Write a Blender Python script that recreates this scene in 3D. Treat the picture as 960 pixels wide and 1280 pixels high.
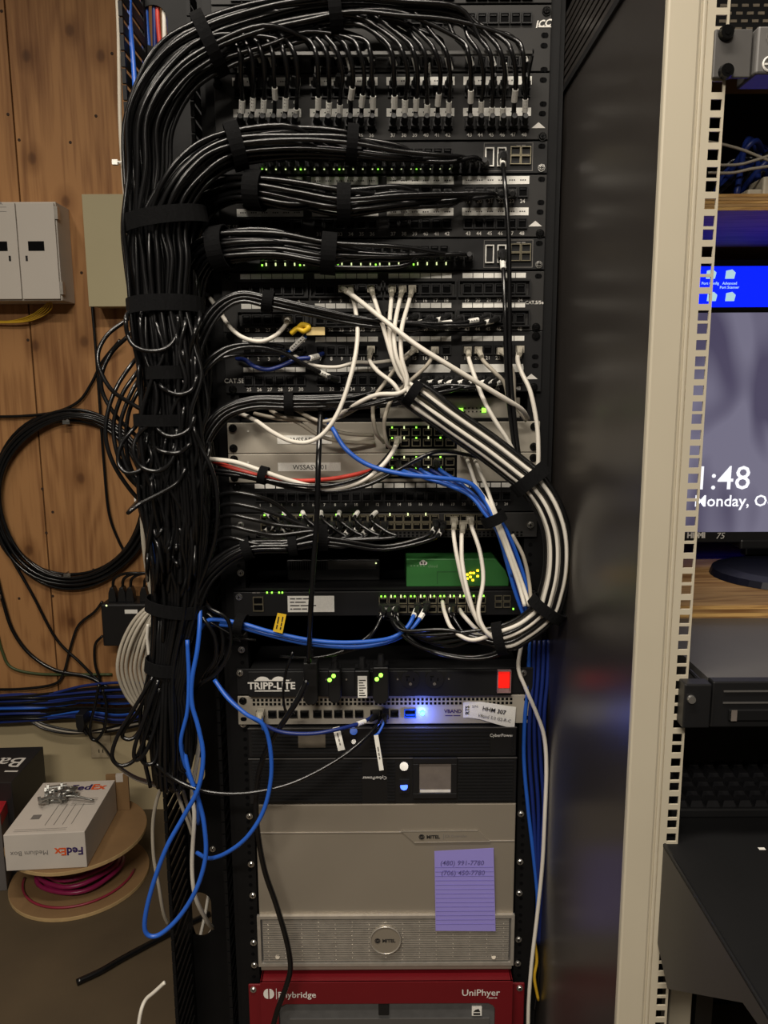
import bpy, math, random
from mathutils import Vector, Matrix
random.seed(7)
R = math.radians
for o in list(bpy.data.objects): bpy.data.objects.remove(o)
SC = bpy.context.scene; COL = SC.collection

# ------------------------------------------------------------------ camera
F = 961.0; PITCH = 9.46; ROLL = -0.3; CAM = Vector((0, 0, 1.45))
MROT = Matrix.Rotation(R(90 - PITCH), 3, 'X') @ Matrix.Rotation(R(ROLL), 3, 'Z')
cd = bpy.data.cameras.new('camera'); cam = bpy.data.objects.new('camera', cd); COL.objects.link(cam)
cd.sensor_fit = 'VERTICAL'; cd.sensor_height = 24; cd.lens = F / 1280 * 24; cd.clip_start = 0.02
cam.matrix_world = Matrix.Translation(CAM) @ MROT.to_4x4(); SC.camera = cam

# ------------------------------------------------------------------ world, lights, exposure
w = bpy.data.worlds.new('room_air'); SC.world = w; w.use_nodes = True
w.node_tree.nodes['Background'].inputs[0].default_value = (1.0, 0.88, 0.74, 1)
w.node_tree.nodes['Background'].inputs[1].default_value = 0.05
def area(name, loc, sx, sy, power, col=(1, .91, .79), tgt=None):
    l = bpy.data.lights.new(name, 'AREA'); l.shape = 'RECTANGLE'; l.size = sx; l.size_y = sy
    l.energy = power; l.color = col
    o = bpy.data.objects.new(name, l); COL.objects.link(o); o.location = loc
    if tgt: o.rotation_euler = (Vector(tgt) - Vector(loc)).to_track_quat('-Z', 'Y').to_euler()
    return o
area('ceiling_light_front', (-0.25, 0.35, 2.85), 1.2, 0.14, 34)
area('ceiling_light_rear', (-0.5, -1.3, 2.85), 1.2, 0.3, 86)
area('ceiling_light_wall', (-1.3, 1.2, 2.85), 0.16, 1.2, 9)
vs = SC.view_settings; vs.view_transform = 'Standard'; vs.look = 'None'; vs.gamma = 1; vs.exposure = -0.12
vs.use_curve_mapping = False

# ------------------------------------------------------------------ helpers
def Wp(px, py, Y):
    d = MROT @ Vector(((px - 480) / F, -(py - 640) / F, -1))
    return CAM + d * (Y / d.y)
def ray(px, py): return MROT @ Vector(((px - 480) / F, -(py - 640) / F, -1))
def mpp(px, py, Y):                                        # metres per pixel there
    d = ray(px, py); return (Y / d.y) / F
YF = 1.195                                                  # front plane of the rack
def zf(y, Y=YF, x=480): return Wp(x, y, Y).z
def xf(x, y, Y=YF): return Wp(x, y, Y).x
def lin(c):
    return tuple(((v/255)/12.92 if v/255 <= .04045 else ((v/255+.055)/1.055)**2.4) for v in c)
MATS = {}
def mat(name, rgb, rough=.5, metal=0, spec=.5, emis=None, estr=0, noise=None, bump=None, coat=0):
    if name in MATS: return MATS[name]
    m = bpy.data.materials.new(name); m.use_nodes = True; nt = m.node_tree; b = nt.nodes['Principled BSDF']
    c = lin(rgb) + (1,)
    b.inputs['Base Color'].default_value = c; b.inputs['Roughness'].default_value = rough
    b.inputs['Metallic'].default_value = metal; b.inputs['Specular IOR Level'].default_value = spec
    if coat: b.inputs['Coat Weight'].default_value = coat
    if emis: b.inputs['Emission Color'].default_value = lin(emis) + (1,); b.inputs['Emission Strength'].default_value = estr
    tc = nt.nodes.new('ShaderNodeTexCoord')
    n = nt.nodes.new('ShaderNodeTexNoise'); n.inputs['Scale'].default_value = (noise or (60, .1))[0]; n.inputs['Detail'].default_value = 4
    nt.links.new(tc.outputs['Object'], n.inputs['Vector'])
    amt = (noise or (60, .1))[1]
    r = nt.nodes.new('ShaderNodeValToRGB')
    r.color_ramp.elements[0].position = .3; r.color_ramp.elements[1].position = .7
    r.color_ramp.elements[0].color = tuple(v*(1-amt) for v in c[:3]) + (1,)
    r.color_ramp.elements[1].color = tuple(min(1, v*(1+amt)) for v in c[:3]) + (1,)
    nt.links.new(n.outputs['Fac'], r.inputs['Fac']); nt.links.new(r.outputs['Color'], b.inputs['Base Color'])
    if bump:
        n2 = nt.nodes.new('ShaderNodeTexNoise'); n2.inputs['Scale'].default_value = bump[0]
        nt.links.new(tc.outputs['Object'], n2.inputs['Vector'])
        bp = nt.nodes.new('ShaderNodeBump'); bp.inputs['Strength'].default_value = bump[1]; bp.inputs['Distance'].default_value = .001
        nt.links.new(n2.outputs['Fac'], bp.inputs['Height']); nt.links.new(bp.outputs['Normal'], b.inputs['Normal'])
    MATS[name] = m; return m
def woodmat(name, base, dark, scale, vertical=True, knots=None):
    m = bpy.data.materials.new(name); m.use_nodes = True; nt = m.node_tree; b = nt.nodes['Principled BSDF']; L = nt.links.new
    N = nt.nodes.new; tc = N('ShaderNodeTexCoord')
    def mapped(k, stretch):
        mp = N('ShaderNodeMapping'); L(tc.outputs['Object'], mp.inputs['Vector'])
        mp.inputs['Scale'].default_value = (k, k, k*stretch) if vertical else (k*stretch, k, k); return mp.outputs['Vector']
    n1 = N('ShaderNodeTexNoise'); n1.inputs['Scale'].default_value = 1; n1.inputs['Detail'].default_value = 2; L(mapped(scale*.45, .16), n1.inputs['Vector'])
    ml = N('ShaderNodeMath'); ml.operation = 'MULTIPLY'; ml.inputs[1].default_value = 95; L(n1.outputs['Fac'], ml.inputs[0])
    sn = N('ShaderNodeMath'); sn.operation = 'SINE'; L(ml.outputs[0], sn.inputs[0])          # contour lines: cathedral grain
    n2 = N('ShaderNodeTexNoise'); n2.inputs['Scale'].default_value = 1; n2.inputs['Detail'].default_value = 5; L(mapped(scale*8, .05), n2.inputs['Vector'])
    n3 = N('ShaderNodeTexNoise'); n3.inputs['Scale'].default_value = 1; n3.inputs['Detail'].default_value = 2; L(mapped(scale*.5, .5), n3.inputs['Vector'])
    a1 = N('ShaderNodeMath'); a1.operation = 'MULTIPLY_ADD'; a1.inputs[1].default_value = .09; L(sn.outputs[0], a1.inputs[0]); L(n2.outputs['Fac'], a1.inputs[2])
    a2 = N('ShaderNodeMath'); a2.operation = 'MULTIPLY_ADD'; a2.inputs[1].default_value = .8; L(n3.outputs['Fac'], a2.inputs[0]); L(a1.outputs[0], a2.inputs[2])
    r = N('ShaderNodeValToRGB'); r.color_ramp.elements[0].position = .55; r.color_ramp.elements[1].position = 1.0
    r.color_ramp.elements[0].color = lin(dark)+(1,); r.color_ramp.elements[1].color = lin(base)+(1,)
    L(a2.outputs[0], r.inputs['Fac']); out = r.outputs['Color']
    if knots:
        mp2 = N('ShaderNodeMapping'); mp2.inputs['Scale'].default_value = (1, 0, .72); L(tc.outputs['Object'], mp2.inputs['Vector']); cur = None
        for (kx, kz) in knots:
            d = N('ShaderNodeVectorMath'); d.operation = 'DISTANCE'; L(mp2.outputs['Vector'], d.inputs[0]); d.inputs[1].default_value = (kx, 0, kz*.72)
            if cur is None: cur = d.outputs['Value']
            else:
                mi = N('ShaderNodeMath'); mi.operation = 'MINIMUM'; L(cur, mi.inputs[0]); L(d.outputs['Value'], mi.inputs[1]); cur = mi.outputs[0]
        rr = N('ShaderNodeValToRGB'); e = rr.color_ramp.elements
        e[0].position = .003; e[0].color = (.30, .24, .20, 1); e[1].position = .042; e[1].color = (1, 1, 1, 1)
        q = e.new(.0105); q.color = (.36, .29, .24, 1); q = e.new(.0135); q.color = (.66, .60, .54, 1)
        L(cur, rr.inputs['Fac'])
        mm = N('ShaderNodeMix'); mm.data_type = 'RGBA'; mm.blend_type = 'MULTIPLY'; mm.inputs[0].default_value = .9
        L(out, mm.inputs[6]); L(rr.outputs['Color'], mm.inputs[7]); out = mm.outputs[2]
    L(out, b.inputs['Base Color']); b.inputs['Roughness'].default_value = .62; b.inputs['Specular IOR Level'].default_value = .3
    bp = N('ShaderNodeBump'); bp.inputs['Strength'].default_value = .12; bp.inputs['Distance'].default_value = .001
    L(n2.outputs['Fac'], bp.inputs['Height']); L(bp.outputs['Normal'], b.inputs['Normal'])
    return m

class MB:
    def __init__(s): s.v = []; s.f = []
    def add(s, vs_, fs):
        o = len(s.v); s.v += [Vector(p) for p in vs_]; s.f += [tuple(i+o for i in f) for f in fs]; return s
    def box(s, x0, x1, y0, y1, z0, z1, M=None):
        v = [Vector(p) for p in ((x0,y0,z0),(x1,y0,z0),(x1,y1,z0),(x0,y1,z0),(x0,y0,z1),(x1,y0,z1),(x1,y1,z1),(x0,y1,z1))]
        if M: v = [M @ p for p in v]
        return s.add(v, [(3,2,1,0),(4,5,6,7),(0,1,5,4),(1,2,6,5),(2,3,7,6),(3,0,4,7)])
    def prism(s, poly, y0, y1, M=None):                   # poly in (x,z), extruded along y, y0 < y1
        n = len(poly); v = [Vector((p[0], y0, p[1])) for p in poly] + [Vector((p[0], y1, p[1])) for p in poly]
        a = sum(poly[i][0]*poly[(i+1) % n][1] - poly[(i+1) % n][0]*poly[i][1] for i in range(n))
        if M: v = [M @ p for p in v]
        f = [tuple(range(n)), tuple(range(2*n-1, n-1, -1))] + [(i+n, (i+1) % n+n, (i+1) % n, i) for i in range(n)]
        if a < 0: f = [tuple(reversed(q)) for q in f]
        return s.add(v, f)
    def cyl(s, p0, p1, r0, r1=None, n=12, cap=True):
        p0 = Vector(p0); p1 = Vector(p1); r1 = r0 if r1 is None else r1
        t = (p1-p0).normalized(); a = t.orthogonal().normalized(); b = t.cross(a)
        v = []
        for p, r in ((p0, r0), (p1, r1)):
            v += [p + (a*math.cos(2*math.pi*i/n) + b*math.sin(2*math.pi*i/n))*r for i in range(n)]
        f = [(i, (i+1) % n, (i+1) % n+n, i+n) for i in range(n)]
        if cap: f += [tuple(range(n-1, -1, -1)), tuple(range(n, 2*n))]
        return s.add(v, f)
    def tube(s, pts, r, n=7, close=False):
        m = len(pts); rs = r if isinstance(r, (list, tuple)) else [r]*m
        t0 = (pts[1]-pts[0]).normalized(); a = t0.orthogonal().normalized(); v = []; pt = t0
        for i, p in enumerate(pts):
            if close: t = (pts[(i+1) % m]-pts[i-1]).normalized()
            else: t = (pts[min(i+1, m-1)]-pts[max(i-1, 0)])
            t = t.normalized() if t.length > 1e-9 else pt
            q = pt.rotation_difference(t); a = q @ a; a = (a - t*a.dot(t)).normalized(); b = t.cross(a); pt = t
            v += [p + (a*math.cos(2*math.pi*k/n) + b*math.sin(2*math.pi*k/n))*rs[i] for k in range(n)]
        f = []
        for i in range(m if close else m-1):
            j = (i+1) % m
            f += [(i*n+k, i*n+(k+1) % n, j*n+(k+1) % n, j*n+k) for k in range(n)]
        if not close: f += [tuple(range(n-1, -1, -1)), tuple(range((m-1)*n, m*n))]
        return s.add(v, f)
    def text(s, st, size, org, U=(1,0,0), V=(0,0,1), align='C', bold=0):
        vv, ff = glyphs(st, bold); U = Vector(U); V = Vector(V); org = Vector(org)
        if not vv: return s
        xs = [p[0] for p in vv]; w0, w1 = min(xs), max(xs)
        sh = {'C': -(w0+w1)/2, 'L': -w0, 'R': -w1}[align]
        return s.add([org + U*((p[0]+sh)*size) + V*((p[1]-.35)*size) for p in vv], ff)
    def dashes(s, lens, size, org, U=(1,0,0), V=(0,0,1), align='C'):      # a line of print too small to read: word-long strokes
        U = Vector(U).normalized(); V = Vector(V).normalized(); org = Vector(org); tot = sum(lens)+.35*(len(lens)-1)
        x = {'C': -tot/2, 'L': 0}[align]
        for l in lens:
            p = org+U*(x*size); q = U*(l*size); h = V*(size*.22)
            s.add([p-h, p+q-h, p+q+h, p+h], [(0, 1, 2, 3)]); x += l+.35
        return s
    def mesh(s, name, org=Vector((0,0,0))):
        me = bpy.data.meshes.new(name); me.from_pydata([p-org for p in s.v], [], s.f); me.update(); return me
_G = {}
def glyphs(st, bold=0):
    if (st, bold) in _G: return _G[(st, bold)]
    cu = bpy.data.curves.new('t', 'FONT'); cu.body = st; cu.resolution_u = 2; cu.offset = bold
    ob = bpy.data.objects.new('t', cu); me = ob.to_mesh()
    r = ([tuple(v.co) for v in me.vertices], [tuple(p.vertices) for p in me.polygons])
    ob.to_mesh_clear(); bpy.data.objects.remove(ob); bpy.data.curves.remove(cu)
    _G[(st, bold)] = r; return r

ORG = {}
def setp(o, label=None, cat=None, group=None, kind=None):
    if label: o['label'] = label
    if cat: o['category'] = cat
    if group: o['group'] = group
    if kind: o['kind'] = kind
    return o
def thing(name, loc, label, cat, group=None, kind=None):
    o = bpy.data.objects.new(name, None); COL.objects.link(o); o.location = loc; o.empty_display_size = .02
    ORG[o] = Vector(loc); return setp(o, label, cat, group, kind)
def smooth(me): me.polygons.foreach_set('use_smooth', [True]*len(me.polygons))
def part(name, mb, m, parent=None, sm=False, bevel=0, label=None):
    org = ORG[parent] if parent else Vector((0,0,0))
    me = mb.mesh(name, org); me.materials.append(m)
    if sm: smooth(me)
    o = bpy.data.objects.new(name, me); COL.objects.link(o); o.parent = parent; ORG[o] = org
    if bevel:
        bv = o.modifiers.new('bevel', 'BEVEL'); bv.width = bevel; bv.segments = 2; bv.limit_method = 'ANGLE'
    if label: o['label'] = label
    return o
def solo(name, mb, m, label, cat, group=None, sm=False, bevel=0, kind=None):   # a thing of a single mesh, origin at its base
    zs = min(p.z for p in mb.v); cx = sum(p.x for p in mb.v)/len(mb.v); cy = sum(p.y for p in mb.v)/len(mb.v)
    org = Vector((cx, cy, zs)); me = mb.mesh(name, org); me.materials.append(m)
    if sm: smooth(me)
    o = bpy.data.objects.new(name, me); COL.objects.link(o); o.location = org; ORG[o] = org
    if bevel:
        bv = o.modifiers.new('bevel', 'BEVEL'); bv.width = bevel; bv.segments = 2; bv.limit_method = 'ANGLE'
    return setp(o, label, cat, group, kind)
def inst(name, me, loc, parent):
    o = bpy.data.objects.new(name, me); COL.objects.link(o); o.parent = parent
    o.location = Vector(loc) - ORG[parent]; ORG[o] = Vector(loc); return o
def shared(name, mb, m):
    me = mb.mesh(name); me.materials.append(m); return me
def crom(P, n=7):
    P = [Vector(p) for p in P]
    if len(P) < 3: return [P[0].lerp(P[1], i/n) for i in range(n+1)]
    Q = [P[0]*2-P[1]] + P + [P[-1]*2-P[-2]]; out = []
    for i in range(1, len(Q)-2):
        a, b, c, d = Q[i-1:i+3]
        for k in range(n):
            t = k/n
            out.append(.5*((2*b) + (c-a)*t + (2*a-5*b+4*c-d)*t*t + (3*b-a-3*c+d)*t**3))
    out.append(P[-1]); return out

# ------------------------------------------------------------------ materials
M = {}
M['blackcable'] = mat('black_cable_jacket', (15, 15, 16), .24, spec=.6, noise=(30, .3))
M['whitecable'] = mat('white_cable_jacket', (222, 216, 204), .42, noise=(20, .05))
M['greycable'] = mat('grey_cable_jacket', (168, 160, 145), .45, noise=(20, .06))
M['bluecable'] = mat('blue_cable_jacket', (38, 92, 190), .38, noise=(20, .08))
M['navycable'] = mat('navy_cable_jacket', (22, 42, 110), .42, noise=(20, .1))
M['redcable'] = mat('red_cable_jacket', (200, 62, 48), .4)
M['yellowcable'] = mat('yellow_fibre_jacket', (200, 160, 40), .45)
M['greencable'] = mat('green_cable_jacket', (62, 74, 40), .5)
M['boot'] = mat('black_rubber_boot', (16, 16, 17), .5)
M['clearplug'] = mat('clear_grey_plug', (176, 170, 155), .25)
M['velcro'] = mat('black_velcro', (13, 13, 14), .95, spec=.15, bump=(900, .6), noise=(300, .3))
M['flag'] = mat('white_label_tape', (242, 240, 232), .55, noise=(500, .06))
M['ink'] = mat('black_ink', (30, 28, 28), .7)
M['greyink'] = mat('grey_ink', (120, 116, 112), .7)
M['panel'] = mat('panel_black_paint', (46, 45, 44), .55, spec=.3, noise=(40, .06))
M['paneldark'] = mat('panel_satin_black', (24, 24, 25), .5, spec=.35, noise=(40, .08))
M['rail'] = mat('rack_black_paint', (17, 17, 18), .55, spec=.22, noise=(25, .1))
M['hole'] = mat('dark_cavity', (6, 6, 7), .8, spec=.1)
M['print'] = mat('white_print', (225, 222, 215), .6)
M['silver'] = mat('silver_painted_metal', (184, 177, 163), .42, metal=.25, noise=(6, .04))
M['jackmetal'] = mat('jack_shield_metal', (150, 142, 120), .35, metal=.7)
M['silver2'] = mat('warm_silver_plastic', (150, 141, 127), .45, metal=.3, noise=(5, .03))
M['silver3'] = mat('bright_silver_trim', (196, 190, 180), .3, metal=.6)
M['screw'] = mat('zinc_screw', (205, 203, 198), .25, metal=.9)
M['screwblack'] = mat('black_screw', (18, 18, 18), .25, metal=.4)
M['red'] = mat('dark_red_paint', (108, 17, 25), .42, noise=(10, .06))
M['grille'] = mat('grey_grille', (88, 88, 88), .5)
M['cream'] = mat('cream_powder_coat', (196, 187, 166), .5, noise=(8, .03))
M['charcoal'] = mat('charcoal_side_panel', (52, 48, 45), .3, spec=.5, noise=(2.5, .08))
M['blackpl'] = mat('black_plastic', (24, 24, 25), .4, noise=(15, .1))
M['blackmat'] = mat('black_matte_plate', (15, 15, 16), .65, spec=.25, noise=(9, .2))
M['drywall'] = mat('cream_drywall', (190, 174, 138), .8, noise=(3, .04), bump=(180, .15))
M['floor'] = mat('brown_concrete_floor', (76, 63, 44), .75, noise=(5, .14), bump=(90, .2))
M['ceil'] = mat('ceiling_paint', (190, 180, 165), .9)
M['boxwhite'] = mat('white_enamel', (190, 183, 173), .45, noise=(3, .03))
M['boxcream'] = mat('cream_enamel', (170, 160, 126), .55, noise=(4, .04))
M['carton'] = mat('white_cardboard', (206, 198, 188), .75, noise=(12, .04))
M['kraft'] = mat('kraft_cardboard', (134, 104, 68), .8, noise=(8, .12), bump=(120, .3))
M['reelrim'] = mat('fibreboard_edge', (190, 160, 112), .8, noise=(30, .1))
M['magenta'] = mat('magenta_wire', (150, 34, 84), .35)
M['note'] = mat('lavender_paper', (152, 142, 220), .8, noise=(6, .03))
M['noteline'] = mat('note_rule_ink', (122, 112, 190), .8)
M['pencil'] = mat('note_handwriting', (92, 84, 150), .8)
M['yellowtag'] = mat('yellow_label', (226, 186, 40), .55)
M['orangeink'] = mat('orange_print', (226, 92, 40), .7)
M['purpleink'] = mat('purple_print', (50, 30, 92), .7)
M['green'] = mat('green_plastic', (58, 122, 62), .4, noise=(6, .06))
M['ledgreen'] = mat('green_led', (150, 240, 90), .4, emis=(150, 255, 70), estr=2.2)
M['ledwhite'] = mat('pale_led', (235, 245, 190), .4, emis=(225, 240, 170), estr=1.3)
M['ledamber'] = mat('amber_led', (255, 190, 40), .4, emis=(255, 180, 30), estr=6)
M['ledblue'] = mat('blue_led', (60, 90, 255), .4, emis=(40, 80, 255), estr=16)
M['ledred'] = mat('red_rocker', (210, 30, 24), .35, emis=(255, 30, 20), estr=.75)
M['clear'] = mat('clear_cover_plastic', (150, 120, 120), .2)
M['lcd'] = mat('lcd_grey', (112, 104, 98), .25)
M['rubbergrey'] = mat('dark_grey_metal', (84, 82, 80), .45, noise=(10, .06))
M['steel'] = mat('galvanised_steel', (160, 160, 156), .3, metal=.85)
M['ply'] = woodmat('plywood_sheet', (172, 126, 80), (122, 80, 46), 9, True, [(lambda p: (p.x, p.z))(Wp(kx_, ky_, 2.445)) for kx_, ky_ in ((87, 38), (33, 70), (126, 70), (82, 252), (105, 427), (101, 598), (36, 688), (90, 778), (40, 198), (44, 432), (-60, 120), (-40, 500))])
M['shelfply'] = woodmat('shelf_plywood', (200, 160, 106), (132, 92, 52), 22, False)
M['plyedge'] = woodmat('shelf_plywood_edge', (222, 178, 110), (150, 100, 52), 40, False)

# ------------------------------------------------------------------ shared small meshes
def rect_ring(mb, x0, x1, z0, z1, t, y0, y1):
    mb.box(x0, x1, y0, y1, z1-t, z1); mb.box(x0, x1, y0, y1, z0, z0+t)
    mb.box(x0, x0+t, y0, y1, z0+t, z1-t); mb.box(x1-t, x1, y0, y1, z0+t, z1-t)
def port_mesh(name, wd, ht, frame, mframe):
    mb = MB(); t = frame
    rect_ring(mb, -wd/2, wd/2, -ht/2, ht/2, t, -.004, .0)
    nf = len(mb.f)
    mb.box(-wd/2+t, wd/2-t, -.0012, -.0002, -ht/2+t, ht/2-t)
    mb.box(-wd*.14, wd*.14, -.0012, -.0002, -ht/2+.0003, -ht/2+t)
    k = len(mb.f)
    mb.box(-wd*.3, wd*.3, -.0026, -.0012, ht/2-t-.0026, ht/2-t-.0008)
    me = mb.mesh(name); me.materials.append(mframe); me.materials.append(M['hole']); me.materials.append(M['jackmetal'])
    for i, p in enumerate(me.polygons): p.material_index = 0 if i < nf else (1 if i < k else 0)
    return me
PORT_B = port_mesh('port', .0145, .0150, .0017, M['paneldark'])
PORT_S = port_mesh('port', .0136, .0118, .0012, M['jackmetal'])
PORT_K = port_mesh('port', .0136, .0118, .0012, M['paneldark'])
CELL = shared('label_insert', MB().box(-.0074, .0074, -.0008, 0, -.0036, .0036), M['flag'])
LEDG = shared('led', MB().box(-.0011, .0011, -.0022, 0, -.0012, .0012), M['ledgreen'])
LEDW = shared('led', MB().box(-.0009, .0009, -.0022, 0, -.0020, .0020), M['ledwhite'])
LEDA = shared('led', MB().box(-.0016, .0016, -.0022, 0, -.0013, .0013), M['ledamber'])
def screw_mesh(m, r=.0045):
    mb = MB(); mb.cyl((0, 0, 0), (0, -.0016, 0), r*1.25, r*1.2, 14); mb.cyl((0, -.0016, 0), (0, -.0034, 0), r, r*.7, 14)
    nf = len(mb.f)
    mb.box(-r*.55, r*.55, -.0037, -.0033, -r*.13, r*.13); mb.box(-r*.13, r*.13, -.0037, -.0033, -r*.55, r*.55)
    me = mb.mesh('screw'); me.materials.append(m); me.materials.append(M['hole'])
    for i, p in enumerate(me.polygons): p.material_index = 0 if i < nf else 1
    return me
SCREW = screw_mesh(M['screw']); SCREWB = screw_mesh(M['screwblack'], .0052)
def slot_mesh():
    mb = MB(); mb.cyl((-.0018, 0, 0), (-.0018, -.0004, 0), .0034, n=12); mb.cyl((.0018, 0, 0), (.0018, -.00041, 0), .0034, n=12)
    mb.box(-.0018, .0018, -.0004, 0, -.0034, .0034); me = mb.mesh('ear_slot'); me.materials.append(M['hole']); return me
SLOT = slot_mesh()
TRI = shared('triangle_mark', MB().prism([(-.0100, -.0035), (.0100, -.0035), (0, .0045)], -.0006, 0), M['print'])

# ================================================================== SETTING
YW = 2.46
floor_ = part('floor', MB().box(-3, 3, -1.5, YW, -.05, 0), M['floor']); setp(floor_, 'brown concrete floor under the rack and the wooden reel', 'floor', kind='structure')
ZP = Wp(60, 893, YW).z
wall = thing('wall_back', (0, YW, 0), 'cream drywall with plywood sheets fixed over its upper part', 'wall', kind='structure')
part('drywall', MB().box(-3, 3, YW, YW+.05, 0, 3.0), M['drywall'], wall)
xs_ = Wp(25, 250, YW-.015).x
edges = [-3, xs_-1.22, xs_, xs_+1.2, xs_+2.4, 3]
for a, b in zip(edges[:-1], edges[1:]):
    part('plywood_sheet', MB().box(a+.0022, b-.0022, YW-.015, YW, ZP, 3.0), M['ply'], wall, bevel=.0012)
nl = shared('nail_head', MB().cyl((0, 0, 0), (0, -.0012, 0), .0045, n=8), mat('dark_nail_hole', (52, 34, 20), .8))
for px, py in ((2, 14), (24, 175), (10, 143), (88, 178), (120, 145), (140, 67), (53, 611), (66, 745), (58, 666), (66, 640), (35, 425), (102, 341), (117, 712), (24, 748)):
    inst('nail_head', nl, Wp(px, py, YW-.015), wall)
ceil_ = part('ceiling', MB().box(-3, 3, -1.5, YW, 3.0, 3.05), M['ceil']); setp(ceil_, 'painted ceiling above the rack', 'ceiling', kind='structure')

# ================================================================== RACK
ZB = 0.0; ZT = 2.13
rack = thing('equipment_rack', (0, YF, 0), 'black open equipment rack holding the stacked switches and panels', 'rack')
for s in (-1, 1):
    mb = MB()
    mb.box(*sorted((s*.2225, s*.2555)), YF+.0025, YF+.0050, ZB, ZT)
    mb.box(*sorted((s*.2530, s*.2555)), YF+.0050, YF+.080, ZB, ZT)
    mb.box(*sorted((s*.2225, s*.2245)), YF+.0050, YF+.030, ZB, ZT)
    part('rail', mb, M['rail'], rack)
    part('rear_rail', MB().box(*sorted((s*.2245, s*.2555)), YF+.62, YF+.70, ZB, ZT), M['rail'], rack)
    part('side_channel', MB().box(*sorted((s*.2570, s*.2640)), YF+.01, YF+.09, ZB, ZT), M['rail'], rack)
part('rear_light_block', MB().box(-.262, .262, YF+.701, YF+.712, .05, ZT), M['blackmat'], rack)  # added black sheet: blocks light so the gaps between devices stay dark
for s in (-1, 1): part('side_panel', MB().box(*sorted((s*.2575, s*.2600)), YF+.095, YF+.70, .05, ZT), M['blackmat'], rack)  # added sheets: shut out the lit wall so the side gap looks dark
part('foot', MB().box(-.27, .27, YF-.02, YF+.75, 0, .05), M['rail'], rack)
HOLE = shared('rail_hole', MB().cyl((0, 0, 0), (0, -.0005, 0), .0034, n=10), M['hole'])
z = .32
while z < 2.06:
    for dz in (0, .0159, .0318):
        for s in (-1, 1): inst('rail_hole', HOLE, (s*.2325, YF+.0026, z+dz), rack)
    z += .04445
for x, y in ((312, 1020), (314, 1080), (316, 1119), (317, 1178), (318, 1206), (651, 1017), (650, 1077), (649, 1116), (648, 1174), (647, 1204)):
    inst('bolt', SCREW, Wp(x, y, YF+.002), rack)
for x, y in ((303, 790), (303, 757), (301, 716), (304, 905), (303, 690), (302, 812)):
    inst('bolt', SCREW, Wp(x, y, YF+.002), rack)

def ear_things(root, z0, z1, kinds):                    # kinds: list of (fraction, mesh)
    for fr, me in kinds:
        for s in (-1, 1): inst('screw' if me in (SCREW, SCREWB) else 'ear_slot', me, (s*.2325, YF-.0042, z0+(z1-z0)*fr), root)
GROUPX = [-.1657, -.055, .0557, .1664]; PP = .0159
def colx(i): return GROUPX[i//6] + (i % 6 - 2.5)*PP
def device(name, y0, y1, label, cat, m, depth=.22, ear=True, wd=.441, front=YF, group=None):
    z1 = zf(y0); z0 = zf(y1); z1 -= .0006; z0 += .0006
    root = thing(name, (0, front, z0), label, cat, group)
    hw = .2413 if ear else wd/2
    part('faceplate', MB().box(-hw, hw, front-.004, front, z0, z1), m, root, bevel=.0008)
    part('chassis', MB().box(-.2195, .2195, front+.0002, front+depth, z0+.001, z1-.001), M['blackmat'], root)
    return root, z0, z1
def patch_panel(name, y0, y1, label, rows, m=None, framed=False, cells=None, strip=None, shallow=.05):
    root, z0, z1 = device(name, y0, y1, label, 'patch panel', m or M['panel'], depth=shallow)
    yy = YF-.004; tx = MB()
    for (py, pn, start, lblpy, style) in rows:
        zc = zf(py); zn = zf(pn) if pn else None; zl = zf(lblpy) if lblpy else None
        for i in range(24):
            inst('port', PORT_B, (colx(i), yy, zc), root)
            if zn: tx.text(str(start+i), .0075, (colx(i), yy-.0004, zn), bold=.012)
            if zl and style == 'cells': inst('label_insert', CELL, (colx(i), yy, zl), root)
        for g in range(4):
            if zl and style == 'strip':
                part('label_strip', MB().box(GROUPX[g]-.049, GROUPX[g]+.049, yy-.0008, yy, zl-.0055, zl+.0055), M['flag'], root)
                it = MB()
                for i in range(6): it.dashes((.5, .5, .5), .0038, (GROUPX[g]+(i-2.5)*PP, yy-.0010, zl))
                part('label_print', it, M['ink'], root)
            if framed:
                mb = MB(); rect_ring(mb, GROUPX[g]-.054, GROUPX[g]+.054, zc-.0125, zc+.0125, .0022, yy-.007, yy)
                part('port_bezel', mb, M['paneldark'], root)
    if tx.v: part('port_numbers', tx, M['print'], root)['kind'] = 'stuff'
    return root, z0, z1

# ---- panel above the frame, only its lower row of plugs shows
patch_panel('patch_bay', -78, 7, 'black patch panel at the very top edge, mostly cut off', [(-4, None, 25, None, None)])
# ---- A : ICC panel with lacing bar
ra, z0, z1 = patch_panel('patch_bay', 8, 92, 'black patch panel with ICC logo and a lacing bar across it', [(26, None, 1, None, None), (80, None, 25, None, None)])
inst('screw', SCREWB, Wp(683, 14, YF-.0042), ra); inst('screw', SCREWB, Wp(271, 94, YF-.0042), ra)
for x, y in ((681, 44), (680, 57), (680, 87)): inst('ear_slot', SLOT, Wp(x, y, YF-.0042), ra)
part('logo', MB().text('ICC', .013, Wp(680, 29, YF-.0046), U=(1, 0, .12), V=(.2, 0, 1), bold=.03).box(xf(672, 36), xf(688, 36), YF-.0047, YF-.0043, zf(37), zf(35.6)), M['print'], ra)
bar = MB(); zb = Wp(500, 66, 1.125).z
bar.box(-.185, .205, 1.122, 1.125, zb-.0030, zb+.0010); bar.box(-.185, .205, 1.125, 1.136, zb-.0006, zb+.0006)
part('lacing_bar', bar, mat('bar_dark_steel', (58, 57, 55), .35, metal=.3), ra)
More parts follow.
